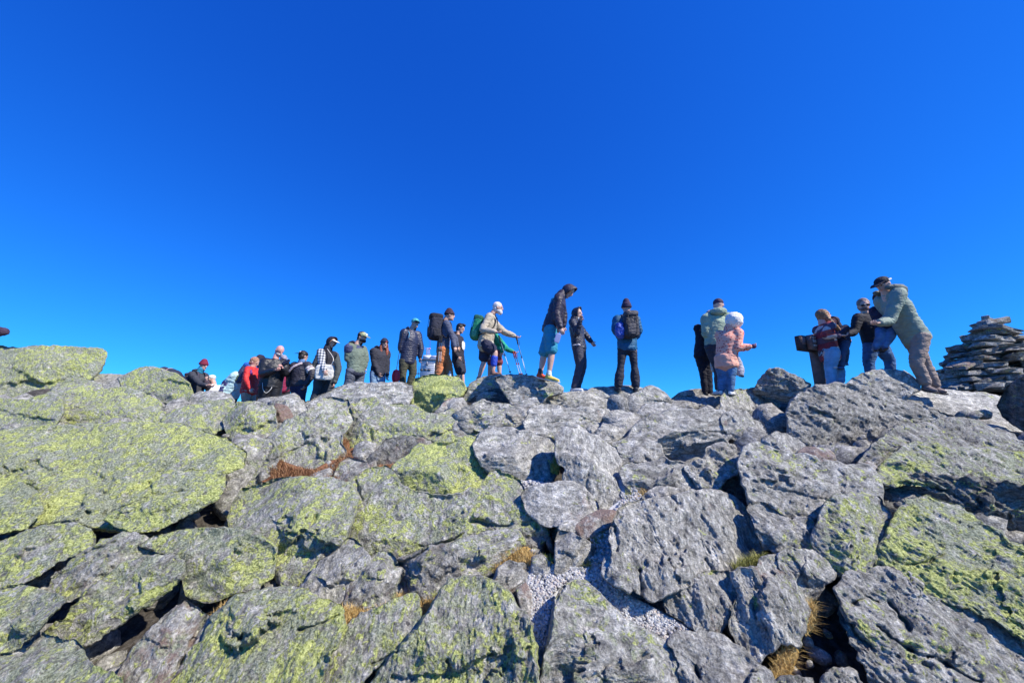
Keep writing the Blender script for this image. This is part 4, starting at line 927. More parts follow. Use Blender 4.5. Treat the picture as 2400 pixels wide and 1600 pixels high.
J['part']('orange_waist_pouch', [blob(J['pelvis'] - J['F'] * .13 - UP * .02, np.eye(3), (.07, .06, .07), e=.7)], ORANGE, raw=False)
backpack(J, 'dark grey backpack worn by the person in the maroon beanie', F((.09, .08, .10)), F((.06, .05, .07)), w=.14, h=.20, d=.08)
J = person('crouching person in a white cap with a brown raised sleeve beside the maroon beanie', 9.9, .97, -100, (496, 889), (501, 903), (499, 945), aL=((486, 905, .1), (484, 893, .15)), aR=((504, 915), (500, 905)), top=dict(mat=WHITE), bottom=dict(mat=CREAM), shoes=dict(mat=BLK))
cap(J, WHITE); J['part']('brown_sleeve', [tube([J['SL'], J['EL'], J['WL']], [.085, .07, .055])], F((.07, .045, .06)), fold=.006)
J = person('person bent forward in a pale aqua jacket with navy sleeves', 9.1, 1.0, -105, (584, 866), (570, 876), (541, 918), aL=((528, 898, .0), (518, 918, .05)), aR=((560, 905), (552, 925)), top=dict(mat=AQUA, w=1.15, hem=.10, fold=.02, d=1.35), bottom=dict(mat=BLK), shoes=dict(mat=BLK), hp=40)
J['part']('navy_sleeve', [tube([J['EL'] * .8 + J['SL'] * .2, J['EL'], J['WL']], [.072, .070, .052])], F((.03, .03, .14)), fold=.006)
hood_down(J, AQUA)
backpack(J, 'blue and navy backpack between the aqua jacket and the red jacket', F((.07, .08, .14)), F((.16, .14, .30)), cpx=(573, 876), w=.13, h=.25, d=.10, lid=BLUEP, side=F((.16, .20, .12)))
# --- red jacket to magenta
J = person('person in a red jacket and khaki trousers seen from the side', 8.75, .98, 95, (596, 849), (592, 863), (583, 915), aR=((577, 888, .08), (586, 910, .12)), lR=((575, 940), (566, 985)), lL=((590, 940), (592, 985)), top=dict(mat=RED, w=1.05, d=1.15, hem=.06, fold=.014), bottom=dict(mat=KHAKI), shoes=dict(mat=BLK), hp=25)
hair(J, F((.50, .25, .15), .5, .3), 'short'); J['part']('purple_panel', [tube([J['SR'] + J['F'] * .05, J['SR'] * .5 + J['ER'] * .5 + J['F'] * .10], [.035, .03])], F((.20, .05, .22)))
J = person('person in a dark hood between the red jacket and the leather jacket', 9.7, 1.0, -170, (609, 842), (611, 860), (612, 915), top=dict(mat=NAVY), bottom=dict(mat=BLK), shoes=dict(mat=BLK), eyes=False)
hood_up(J, F((.020, .016, .028)), big=1.02)
J = person('bald man with a white beard in black leather jacket and leather trousers', 8.55, 1.08, 38, (655, 822), (645, 845), (634, 902), aR=((616, 876, .05), (646, 868, .28)), aL=((668, 875, .1), (662, 862, .26)), lR=((618, 932), (610, 978)), lL=((643, 934), (640, 980)), hy=62, hp=32, skin=SKIN_RED, top=dict(mat=LEATHER, w=1.22, d=1.15, aw=1.25, hem=.06, fold=.012), bottom=dict(mat=LEATHER, w=1.22, seat=1.12, fold=.012), shoes=dict(mat=BLK))
beard(J, HAIR_W, .6); J['part']('collar', [tube([J['neck'] + J['R'] * .09 + J['spine'] * .03, J['neck'] + J['F'] * .10 - J['spine'] * .0, J['neck'] - J['R'] * .09 + J['spine'] * .03], [.014, .014, .014])], F((.42, .34, .32)))
hx = J['HR'] + J['F'] * .15 + J['R'] * .07 + UP * .05
J['part']('wallet_chain', [tube([hx, hx - UP * .14 + J['F'] * .03 - J['R'] * .02, hx - UP * .22 - J['R'] * .09 + J['F'] * .03, hx - UP * .13 - J['R'] * .17 + J['F'] * .03, hx - UP * .03 - J['R'] * .19], .007, n=6)], F((.6, .6, .6), .3, .1, 0), raw=True)
ph = thing('phone', 'dark phone held up by the bald man in leather', 'phone', tuple(P3(671, 848, 8.55)))
c = np.array(ph.location); ax = np.array([unit([.75, .3, .55]), unit([.3, .8, -.2]), unit([-.5, .2, .8])])
part_of(ph, 'case', [blob(c, ax, (.085, .008, .04), e=.3)], F((.03, .03, .04), .3, 0, 0)); part_of(ph, 'screen', [blob(c - ax[1] * .007, ax, (.078, .004, .034), e=.3)], F((.02, .02, .03), .1, 0, 0))
J = person('person in a magenta jacket and grey cap behind the bald man', 9.9, .97, 50, (664, 842), (665, 858), (663, 908), aL=((678, 882), (668, 906)), top=dict(mat=MAGENTA, w=1.0), bottom=dict(mat=BLK), shoes=dict(mat=BLK))
cap(J, F((.30, .28, .32)))
J = person('person with back turned in a dark racing jacket with striped sleeve', 8.7, 1.02, 170, (711, 835), (706, 852), (700, 900), aR=((733, 876, .05), (716, 903, .1)), aL=((680, 878), (676, 904)), lR=((707, 928), (706, 968)), lL=((693, 928), (690, 968)), hy=150, top=dict(mat=F((.045, .042, .055), .5, .2, .6), w=1.15, aw=1.2, hem=.04, fold=.014), bottom=dict(mat=F((.025, .03, .085)), w=1.05), shoes=dict(mat=BLK))
cap(J, BLK, panel=WHITE, back=True); hair(J, HAIR_D)
J['part']('neck_scarf', [tube([J['head'] - J['hU'] * .08, J['neck'] + J['spine'] * .01], [.075, .088])], F((.12, .22, .42)))
for t0, t1, mt in ((.28, .36, WHITE), (.45, .52, F((.62, .50, .52))), (.60, .66, WHITE)):
    a, b = J['SR'] * (1 - t0) + J['ER'] * t0, J['SR'] * (1 - t1) + J['ER'] * t1; J['part']('sleeve_stripe', [tube([a, b], .096, n=16)], mt, raw=True)
J['part']('sash', [tube([J['neck'] - J['F'] * .10 + J['R'] * .10, J['neck'] - J['F'] * .155 - J['spine'] * .09 - J['R'] * .06, J['neck'] - J['F'] * .14 - J['spine'] * .22 - J['R'] * .19], .014, .030, lat=J['F'], n=8)], F((.62, .50, .50)), raw=True)
# --- tote bag and the one behind
J = person('person in a green-grey puffy coat mostly hidden behind the tote bag carrier', 8.9, 1.02, 175, (771, 815), (768, 828), (765, 895), aL=((737, 860, .0), (752, 892, .05)), aR=((793, 862, .0), (784, 897, .05)), lL=((752, 932), (742, 972)), lR=((770, 932), (766, 972)), top=dict(mat=F((.085, .10, .10)), w=1.22, aw=1.2, hem=.05), bottom=dict(mat=F((.05, .06, .075)), w=1.05), shoes=dict(mat=BLK), eyes=False)
J = person('person in a dark hood and white cap visor with plaid sleeve carrying a tote bag', 8.1, 1.0, 70, (776, 802), (768, 822), (757, 882), aR=((754, 847, .03), (760, 868, .16)), aL=((775, 845), (778, 872)), lR=((742, 915), (726, 962)), lL=((756, 918), (750, 965)), hp=18, top=dict(mat=F((.022, .022, .034)), w=.92, hem=.05), bottom=dict(mat=F((.04, .05, .065)), w=1.0), shoes=dict(mat=BLK))
hood_up(J, F((.020, .020, .034)), big=1.05); J['part']('plaid_sleeve', [tube([J['SR'] - J['R'] * .0 + UP * .02, J['SR'] * .5 + J['ER'] * .5, J['ER'], J['WR']], [.084, .082, .074, .056])], TARTAN, fold=.005)
J['part']('cap_visor', [tube([J['head'] + J['hF'] * .07 + J['hU'] * .06, J['head'] + J['hF'] * .20 + J['hU'] * .045], [.075, .055], [.008, .006], lat=J['hR'])], WHITE, raw=True)
tb = thing('tote_bag', 'white canvas tote bag hanging under the plaid sleeve', 'bag', tuple(P3(761, 872, 7.83))); c = np.array(tb.location)
part_of(tb, 'bag_body', [blob(c, np.array([[1, .15, 0], [-.15, 1, 0], [0, 0, 1.0]]), (.185, .035, .165), e=.45)], CREAM, raw=False, fold=.010)
for q in (-1, 1): part_of(tb, 'handle', [tube([c + np.array([.13 * q, -.01, .14]), c + np.array([.13 * q, .05, .30]), J['neck'] + J['R'] * .10 + J['F'] * .09 * q + UP * .02], .006, .012, n=6)], CREAM)
# --- green jacket, parka, puffer
J = person('person in a green and navy jacket, trucker cap and wide grey jeans', 7.9, 1.0, 62, (849, 791), (836, 811), (834, 868), aR=((815, 840, -.02), (828, 852, -.10)), aL=((857, 840), (854, 862)), lR=((817, 898), (806, 940)), lL=((842, 898), (836, 940)), hy=70, hp=12, top=dict(mat=GREENJ, w=1.06, aw=1.12, d=1.15, hem=.06, fold=.016, hemw=.98), bottom=dict(mat=F((.13, .14, .17)), w=1.15, flare=1.35, length=1.0), shoes=dict(mat=BLK))
cap(J, F((.45, .47, .26)), brim=F((.30, .33, .20)), panel=WHITE); hair(J, F((.05, .025, .02))); beard(J, F((.05, .025, .02)), .9)
J['part']('navy_yoke', [tube([J['SR'] + J['R'] * .015 + UP * .02, J['SR'] * .55 + J['ER'] * .45], [.096, .094]), tube([J['neck'] - J['spine'] * .01, J['neck'] - J['spine'] * .10], [.11, .185], [.10, .125], lat=J['R'])], F((.06, .07, .16)), fold=.004); hood_down(J, NAVY, big=1.15)
J['part']('hem_band', [tube([J['pelvis'] - UP * .03, J['pelvis'] - UP * .10], [.205, .20], [.16, .155], lat=J['R'])], NAVY, fold=.004)
J = person('young woman in a black parka and beanie with long auburn hair and pale jeans', 8.6, .95, 48, (901, 805), (892, 820), (886, 872), aR=((877, 850, .0), (887, 874, .02)), aL=((907, 855), (907, 880)), hy=42, hp=10, top=dict(mat=F((.035, .036, .052)), w=1.0, d=1.05, aw=1.1, hem=.08, fold=.014), bottom=dict(mat=DENIM_LT, w=1.0), shoes=dict(mat=WHITE))
hair(J, HAIR_A, 'long'); beanie(J, NAVY, .9, cuff=NAVY); hood_down(J, F((.03, .03, .045)), big=1.1); J['part']('beanie_badge', [blob(J['head'] + J['hF'] * .10 + J['hU'] * .045, hax(J), (.018, .006, .015))], F((.6, .08, .08)), raw=True)
J = person('man in a teal cap, sunglasses, dark puffer jacket and olive trousers', 9.0, 1.05, 42, (973, 758), (964, 776), (956, 845), aR=((939, 815, -.02), (948, 834, -.08)), aL=((987, 816), (984, 838)), lR=((944, 872), (944, 905)), lL=((968, 872), (958, 905)), hy=50, hp=0, top=dict(mat=PUFF, w=1.05, d=1.1, aw=1.12, hem=.06, quilt=(.055, .012), fold=.004), bottom=dict(mat=OLIVE, w=1.10), shoes=dict(mat=BLK))
cap(J, F((.10, .46, .44))); glasses(J); hood_down(J, PUFF); J['part']('teal_strap', [tube([J['neck'] + J['R'] * .10, J['neck'] + J['R'] * .12 + J['F'] * .155 - J['spine'] * .10, J['neck'] + J['R'] * .13 + J['F'] * .17 - J['spine'] * .22], .010, .016, n=6)], F((.10, .40, .60)), raw=True)
rb = thing('red_bag', 'round red bag hanging from a strap beside the olive trousers', 'bag', tuple(P3(928, 882, 8.7))); c = np.array(rb.location)
part_of(rb, 'bag_body', [blob(c, np.eye(3), (.095, .06, .165), e=.85)], F((.80, .03, .05), .5, .1, .3), raw=False, fold=.004)
part_of(rb, 'strap', [tube([c + UP * .15, c + np.array([.03, 0, .45]), J['SR'] + np.array([0, -.08, .02])], .007, .012, n=6)], BLK)
part_of(rb, 'zip', [tube([c + np.array([-.02, -.058, .13]), c + np.array([-.03, -.063, 0]), c + np.array([-.02, -.058, -.13])], .006, n=6)], F((.20, .0, .02)))
# --- backpacker with orange trousers, boy in black
J = person('backpacker in a plum beanie, slate shirt and burnt orange trousers', 8.1, 1.02, 112, (1054, 739), (1043, 757), (1038, 820), aR=((1060, 788, .02), (1066, 812, .08)), aL=((1065, 790), (1072, 812)), lR=((1030, 856), (1030, 900)), lL=((1050, 856), (1052, 900)), hy=100, hp=6, top=dict(mat=SLATE, w=1.0, hem=.06), bottom=dict(mat=BURNT, w=1.2, flare=1.25, fold=.014), shoes=dict(mat=F((.35, .35, .36))))
beanie(J, F((.045, .02, .035)), 1.15, cuff=F((.045, .02, .035)))
BP = backpack(J, 'black backpack carried above the burnt orange trousers', F((.024, .026, .045)), F((.018, .019, .03)), cpx=(1021, 768), w=.15, h=.27, d=.13)
for k in (0, 4): pole('folded silver pole strapped to the black backpack, %s of the pair' % ('left' if k == 0 else 'right'), (1031 + k, 790), (1028 + k * 1.2, 852), 7.8, 7.8, group='poles strapped to the backpack', strap=False)
wb = thing('water_bottle', 'small clear bottle hanging behind the orange trousers', 'bottle', tuple(P3(1054, 880, 7.95))); c = np.array(wb.location)
part_of(wb, 'flask', [tube([c - UP * .09, c + UP * .03, c + UP * .06], [.042, .042, .02])], F((.55, .60, .60), .2, .1, 0)); part_of(wb, 'screw_cap', [tube([c + UP * .065, c + UP * .09], .022)], F((.7, .7, .7)))
J = person('young man with dark windswept hair in a black hoodie and shorts', 9.0, 1.0, 72, (1079, 770), (1072, 787), (1074, 840), aR=((1063, 815, .02), (1074, 836, .10)), lR=((1078, 870), (1078, 905)), lL=((1082, 870), (1086, 905)), hy=80, hp=16, top=dict(mat=F((.025, .022, .034)), w=1.05, hem=.10), bottom=dict(mat=F((.03, .032, .05)), length=.56, w=1.1), shoes=dict(mat=BLK))
hair(J, HAIR_D, 'quiff'); hood_down(J, NAVY); J['part']('chest_print', [blob(J['neck'] * .55 + J['pelvis'] * .45 + J['F'] * .15, np.array([J['R'], J['F'], UP]), (.09, .012, .11), e=.8)], WHITE, raw=True)
# --- old man with poles, the one behind
J = person('white-haired bearded man in a beige shirt and dark shorts stepping up with poles', 7.75, 1.03, 84, (1167, 722), (1152, 742), (1137, 806), aR=((1131, 772, .12), (1161, 778, .22)), aL=((1182, 778), (1207, 788)), lR=((1160, 824, .06), (1156, 870, .06)), lL=((1134, 848), (1122, 888)), hy=86, hp=6, top=dict(mat=BEIGE, w=1.05, d=1.1, hem=.08, aw=1.05, fold=.016), bottom=dict(mat=F((.022, .024, .055)), length=.42, w=1.18), shoes=dict(mat=F((.30, .16, .12))), eyes=True)
hair(J, HAIR_W, 'short'); beard(J, HAIR_W, 1.15); J['part']('knee_brace', [tube([J['KR'] * .75 + J['AR'] * .25, J['KR'] * .30 + J['AR'] * .70], [.072, .066])], ROYAL, fold=.003)
J['part']('shirt_front', [blob(J['pelvis'] + J['F'] * .12 - UP * .07, np.array([J['R'], J['F'], UP]), (.10, .07, .16), e=.8)], F((.50, .46, .38)), raw=False, fold=.012)
backpack(J, 'bright green backpack on the white-haired man', GREEN, F((.015, .12, .08)), cpx=(1118, 770), w=.12, h=.25, d=.09, strap=BLK, side=F((.10, .40, .22)))
pole('nearest pole held by the white-haired man at his hip', (1170, 790), (1197, 876), 7.45, 7.3); pole('pole held out in front by the outstretched hand of the white-haired man', (1211, 794), (1235, 882), 7.85, 7.6)
J = person('person in a bright green shirt half hidden behind the white-haired man', 8.3, .95, 80, (1163, 764), (1160, 782), (1163, 830), aL=((1189, 818), (1203, 824)), aR=((1180, 812, .0), (1176, 825)), lR=((1170, 850), (1171, 888)), lL=((1150, 850), (1146, 886)), top=dict(mat=EMER, w=.8, d=.9), bottom=dict(mat=F((.25, .05, .06)), length=.55, w=1.0), shoes=dict(mat=F((.3, .15, .12))), eyes=False)
pole('left pole of the pair gripped by the green-sleeved hand', (1203, 826), (1219, 880), 8.2, 7.9, grip=(.25, .02, .02)); pole('right pole of the pair gripped by the green-sleeved hand', (1207, 826), (1224, 880), 8.3, 8.0, grip=(.25, .02, .02))
# --- tall hooded man, woman, backpacker
J = person('tall hooded man in a dark jacket and teal shorts looking down', 6.55, 1.06, 78, (1331, 682), (1314, 698), (1291, 770), aR=((1305, 740, .04), (1314, 768, .10)), aL=((1322, 740), (1320, 765)), lR=((1293, 824), (1287, 878)), lL=((1275, 830), (1267, 874)), hy=80, hp=48, top=dict(mat=F((.040, .030, .050), .5, .2, .35), w=1.0, d=1.05, hem=.05, fold=.018), bottom=dict(mat=TEAL, length=.50, w=1.05, seat=1.0), toe=(.85, -.45, -.30), shoes=dict(mats=(YEL, F((.75, .10, .03))), sole=WHITE, sz=1.05))
hood_up(J, F((.040, .030, .050), .5, .2, .35), big=1.08)
J['part']('teal_shoulder_panel', [tube([J['neck'] - J['F'] * .08 - J['spine'] * .06 + J['R'] * .06, J['neck'] * .6 + J['pelvis'] * .4 - J['F'] * .085 + J['R'] * .10], [.075, .05], [.07, .06])], F((.02, .22, .34), .35, .4, .4), fold=.006)
for sd in 'RL': J['part']('sock', [tube([J['A' + sd] + UP * .07, J['A' + sd] - UP * .02], [.043, .046])], WHITE if sd == 'R' else DKGREY, raw=True)
ph = thing('phone', 'lilac phone in the hand of the tall man in teal shorts', 'phone', tuple(P3(1307, 792, 6.25))); c = np.array(ph.location); ax = np.array([[.9, .2, -.3], [-.2, .97, .1], [.3, 0, .95]])
part_of(ph, 'case', [blob(c, ax, (.050, .008, .085), e=.35)], F((.22, .26, .52), .4, 0, 0)); part_of(ph, 'screen', [blob(c + ax[1] * .008, ax, (.043, .004, .076), e=.3)], F((.02, .02, .03), .1, 0, 0))
J = person('woman in a dark hooded jacket and grey trousers holding a hand to her chin', 7.2, .98, 62, (1352, 735), (1348, 753), (1357, 812), aR=((1352, 782, .10), (1360, 752, .20)), aL=((1374, 786), (1386, 801, .03)), lR=((1358, 858), (1345, 908)), lL=((1366, 858), (1354, 908)), hy=62, hp=2, top=dict(mat=NYLON, w=1.0, hem=.06, fold=.012), bottom=dict(mat=F((.055, .055, .085)), w=.98), shoes=dict(mat=WHITE, sole=WHITE, sz=1.1))
hood_up(J, F((.024, .028, .05), .45, .2, .7), big=1.02); J['part']('white_waist_panel', [tube([J['pelvis'] + J['R'] * .165 - J['F'] * .06 + UP * .0, J['pelvis'] + J['R'] * .17 + J['F'] * .07 + UP * .0], .018, .03, lat=UP, n=8)], F((.62, .60, .66)), raw=True); J['part']('lining', [tube([J['neck'] + J['F'] * .08 + J['spine'] * .04, J['neck'] + J['F'] * .11 - J['spine'] * .02], [.05, .03])], WHITE, raw=True)
J = person('hiker with back turned in teal jacket, plum beanie and flared dark trousers', 6.95, .99, 180, (1468, 722), (1468, 742), (1470, 812), aL=((1441, 772, .0), (1452, 792, -.08)), aR=((1498, 772, .0), (1492, 792, -.08)), lL=((1455, 858), (1449, 905)), lR=((1487, 858), (1490, 905)), hp=-2, top=dict(mat=TEALJ, w=1.02, hem=.06, aw=1.1), bottom=dict(mat=F((.028, .030, .048)), w=.82, flare=1.5, seat=.98), shoes=dict(mat=DKGREY), eyes=False)
beanie(J, F((.045, .025, .065)), 1.45, cuff=F((.03, .02, .06)), tilt=-.01)
backpack(J, 'black backpack with a wide top flap on the hiker in the teal jacket', F((.040, .040, .052), .6), F((.065, .062, .075), .6), cpx=(1478, 763), dz=.02, w=.135, h=.245, d=.10, side=F((.05, .05, .06)))
jw = thing('blue_bundle', 'crinkled blue jacket tied to the left of the black backpack', 'jacket', tuple(P3(1453, 775, 6.72))); c = np.array(jw.location)
part_of(jw, 'jacket_cloth', [blob(c, np.eye(3), (.085, .07, .15), e=.8)], F((.05, .12, .55), .5, .3, .8), raw=False, fold=.03)
# --- couple and child
J = person('person in black top and leggings partly hidden by the sage jacket', 7.0, .96, 178, (1664, 740), (1656, 762), (1650, 825), aL=((1638, 785), (1650, 808)), lL=((1648, 872), (1652, 918)), lR=((1660, 872), (1664, 920)), top=dict(mat=F((.010, .010, .022)), w=1.02, hem=.12, aw=.9), bottom=dict(mat=F((.010, .010, .022)), w=.93), shoes=dict(mat=BLK), eyes=False)
J = person('man with back turned in a sage green jacket and dark cap', 6.65, 1.04, 172, (1684, 716), (1681, 738), (1679, 808), aL=((1655, 782, .02), (1668, 800, -.15)), aR=((1706, 780, .02), (1700, 808, -.1)), lL=((1684, 862), (1685, 912)), lR=((1697, 862), (1700, 912)), hy=150, top=dict(mat=SAGE, w=1.02, aw=1.1, hem=.02, fold=.018), bottom=dict(mat=F((.045, .045, .065)), w=1.05), shoes=dict(mat=WHITE), eyes=False)
cap(J, F((.05, .03, .07))); hood_down(J, SAGE, big=1.1)
J = person('child in a pink floral coat with a fluffy white hood and blue jeans', 6.0, .80, 140, (1714, 752), (1708, 776), (1702, 848), aR=((1729, 815, .04), (1758, 812, .08)), aL=((1722, 812), (1745, 818)), lL=((1693, 882), (1690, 915)), lR=((1713, 882), (1712, 915)), top=dict(mat=FLORAL, w=1.12, d=1.2, aw=1.2, hem=.10, fold=.012), bottom=dict(mat=DENIM_MID, w=1.12), shoes=dict(mat=WHITE), eyes=False)
J['part']('fluffy_hood', [blob(J['head'] + np.array([.03, -.03, .0]), np.eye(3), (.125, .125, .135), e=.95)], F((.92, .88, .82), .95, .03, .5), raw=False, fold=.016, fs=(18, 18, 18)); hood_up(J, FLORAL, big=1.15)
J['part']('coat_skirt', [tube([J['pelvis'] + UP * .10, J['pelvis'] - UP * .08], [.165, .175], [.14, .15], lat=J['R'])], BLUSH, fold=.010)
J['part']('mitten', [blob(J['WR'] + unit(J['WR'] - J['ER']) * .05, np.eye(3), (.05, .04, .04))], F((.10, .04, .10)), raw=False)
gg = thing('grey_garment', 'crumpled pale grey jacket dangling beside the pink-coated child', 'jacket', tuple(P3(1733, 866, 6.15))); c = np.array(gg.location)
part_of(gg, 'jacket_cloth', [tube([c + np.array([-.02, 0, .20]), c + np.array([0, 0, .06]), c + np.array([0, 0, -.08])], [.04, .065, .055], [.03, .045, .04])], F((.50, .49, .55)), raw=False, fold=.02)
part_of(gg, 'black_cuff', [tube([c + np.array([.0, 0, -.09]), c + np.array([.05, 0, -.11])], [.03, .02])], BLK)
wt = thing('white_bag', 'pale bag hanging between the black leggings and the dark trousers', 'bag', tuple(P3(1672, 856, 6.75))); c = np.array(wt.location)
part_of(wt, 'bag_body', [blob(c, np.eye(3), (.05, .03, .13), e=.6)], F((.62, .60, .55)), raw=False, fold=.008)
# --- right-hand group
J = person('woman in a red and white plaid shacket and ripped jeans holding a child', 6.1, .97, 80, (1931, 741), (1929, 762), (1943, 826), aR=((1934, 786, .02), (1968, 786, .10)), aL=((1950, 800), (1978, 802)), lR=((1946, 862), (1950, 915)), lL=((1966, 862), (1970, 915)), hy=85, hp=-12, top=dict(mat=PLAID, w=.92, d=.95, aw=1.0, hem=.12, fold=.012), bottom=dict(mat=F((.20, .40, .58), .85, .25), w=1.02), shoes=dict(mat=WHITE))
hair(J, HAIR_BL, 'windy', seed=3); hair(J, HAIR_BL, 'long', seed=5)
for sd, dv in (('R', .0), ('L', .03)): J['part']('knee_rip', [blob(J['K' + sd] + np.array([.02, -.07, dv]), np.eye(3), (.035, .02, .018), e=.8)], F((.72, .62, .58)), raw=True)
J = person('small child in a navy hooded jacket held in the arms of the plaid woman', 6.15, .58, -80, (1958, 752), (1966, 768), (1974, 802), aL=((1962, 785, .02), (1952, 775, .05)), aR=((1968, 788), (1958, 780)), lL=((1973, 832, .05), (1972, 858, .05)), lR=((1982, 822), (1981, 848)), cat='child', foot_z=False, top=dict(mat=F((.03, .028, .06)), w=1.2, d=1.2, aw=1.3, hem=.04), bottom=dict(mat=F((.05, .08, .15)), w=1.15), shoes=dict(mat=F((.06, .12, .30))), eyes=False)
hood_up(J, F((.03, .028, .06)), big=1.08)
J = person('man in sunglasses, black pullover and blue jeans reaching to the child', 6.3, 1.0, 8, (2024, 716), (2030, 738), (2052, 808), aR=((2001, 778, .02), (1984, 784, .10)), aL=((2066, 775, .05), (2062, 762, .22)), lR=((2036, 850), (2046, 900)), lL=((2085, 846), (2088, 898)), hy=-28, hp=14, top=dict(mat=F((.014, .014, .024)), w=1.04, hem=.08), bottom=dict(mat=F((.05, .12, .25), .85, .5), w=1.0), shoes=dict(mat=BLK))
hair(J, F((.30, .20, .16), .6, .3)); glasses(J); beard(J, F((.25, .12, .09), .7, .3), .75)
J = person('tall man in a grey-green hooded jacket, black cap and taupe trousers leaning left', 5.55, 1.08, -104, (2070, 668), (2080, 690), (2146, 790), aL=((2084, 751, -.04), (2060, 757, .04)), aR=((2090, 745), (2068, 752)), lL=((2148, 850), (2170, 900)), lR=((2166, 850), (2192, 904)), hy=-78, hp=22, toe=(-.2, -.5, -.15), top=dict(mat=F((.26, .32, .25), .65, .08, .6), w=.92, d=1.05, aw=1.12, hem=.05, fold=.012, back=.02), bottom=dict(mat=TAUPE, w=.92, flare=1.05, fold=.014, seat=.85), shoes=dict(mat=F((.22, .17, .15)), sole=F((.1, .08, .07)), high=.06))
cap(J, F((.012, .014, .03)), panel=None); hood_down(J, F((.13, .15, .13), .65, .1, .6), big=1.4)
J['part']('cap_print', [blob(J['head'] + J['hR'] * -.082 + J['hU'] * .055 - J['hF'] * .05, hax(J), (.008, .04, .014), e=.6)], WHITE, raw=True)
J = person('toddler in a fur-trimmed dark hood carried by the tall man, jeans dangling', 5.85, .62, -40, (2060, 700), (2068, 720), (2078, 772), aR=((2052, 745), (2055, 760)), lR=((2062, 790, .12), (2052, 815, .12)), lL=((2085, 792, .1), (2072, 812, .12)), cat='child', foot_z=False, top=dict(mat=F((.02, .02, .05)), w=1.2, d=1.2, aw=1.3), bottom=dict(mat=F((.12, .22, .38), .85, .4), w=1.2), shoes=dict(mat=F((.10, .12, .22))))
hood_up(J, F((.016, .018, .05)), big=1.15, rim=F((.07, .04, .06), .95, .4, 1.0))

# the summit flat rises to these points behind the left skyline
for u_, v_, y_ in ((-100, 905, 8.0), (120, 915, 8.0), (300, 925, 8.2), (385, 935, 8.2), (470, 948, 8.6), (560, 955, 8.4), (660, 968, 8.2), (250, 895, 9.5), (430, 945, 7.8), (350, 930, 7.6), (1560, 938, 7.6), (1700, 945, 7.3), (1830, 945, 7.0), (1870, 950, 6.4), (2340, 924, 6.5), (2375, 930, 6.2)):
    q_ = P3(u_, v_ - 6, y_); FEET.append((q_[0], q_[1], q_[2]))
# ---------------------------------------------------------------- summit sign
def boxv(c, ax, half, bevel=0.0):
    return blob(c, ax, half, e=.12, nu=16, nv=10) if False else (np.array([np.asarray(c) + sum(sg[i] * half[i] * np.asarray(ax[i]) for i in range(3)) for sg in [(a, b, d) for d in (-1, 1) for b in (-1, 1) for a in (-1, 1)]]), [(0, 2, 3, 1), (4, 5, 7, 6), (0, 1, 5, 4), (2, 6, 7, 3), (0, 4, 6, 2), (1, 3, 7, 5)])
WOOD = F((.17, .115, .10), .8, .3, .3); WOOD_D = F((.055, .038, .038), .8, .3, .4)
SY = 6.45
pb = P3(1926, 905, SY); pt = P3(1908, 790, SY); pc = (pb + pt) / 2
sign = thing('summit_sign', 'brown wooden summit sign with cream lettering on a post behind the plaid woman', 'sign', tuple(pb - UP * .25))
ra_ = R(25); axx = np.array([math.cos(ra_), math.sin(ra_), 0]); ayy = np.array([-math.sin(ra_), math.cos(ra_), 0]); AXS = np.array([axx, ayy, UP])
part_of(sign, 'post', [boxv(pc - UP * .18, AXS, (.075, .075, np.linalg.norm(pt - pb) / 2 + .22))], WOOD)
bc = P3(1920, 805, SY - .16)
part_of(sign, 'back_board', [boxv(bc + ayy * .115 - axx * .08, AXS, (.30, .05, .125))], WOOD_D)
board = part_of(sign, 'board', [boxv(bc, AXS, (.29, .04, .118))], WOOD)
part_of(sign, 'crosspiece', [boxv(bc + ayy * .115 - axx * .24 + UP * .035, AXS, (.135, .055, .065))], F((.22, .14, .13), .8, .3, .4))
def text_mesh(name, body, size, loc, ax, mat, parent, ext=.004):
    cu = bpy.data.curves.new('t', 'FONT'); cu.body = body; cu.size = size; cu.extrude = ext; cu.resolution_u = 3
    ob = bpy.data.objects.new('t', cu); COL.objects.link(ob)
    me = bpy.data.meshes.new_from_object(ob.evaluated_get(bpy.context.evaluated_depsgraph_get())); bpy.data.objects.remove(ob)
    n = len(me.vertices); co = np.empty(n * 3, np.float32); me.vertices.foreach_get('co', co); co = co.reshape(-1, 3)
    W = co[:, :1] * ax[0] + co[:, 1:2] * ax[2] - co[:, 2:3] * ax[1] + (np.asarray(loc) - np.array(parent.location))
    me.vertices.foreach_set('co', W.astype(np.float32).ravel()); me.update(); me.name = name
    return link(name, me, mat, parent)
CRM = F((.80, .74, .66), .7, .05, .1)
f0 = bc - ayy * .046
text_mesh('lettering', 'MT WASHINGTON', .040, f0 - axx * .268 + UP * .060, AXS, CRM, sign)
text_mesh('lettering', 'SUMMIT', .072, f0 - axx * .275 - UP * .005, AXS, CRM, sign)
text_mesh('lettering', '6288 FT  1917 M', .036, f0 - axx * .268 - UP * .072, AXS, CRM, sign)

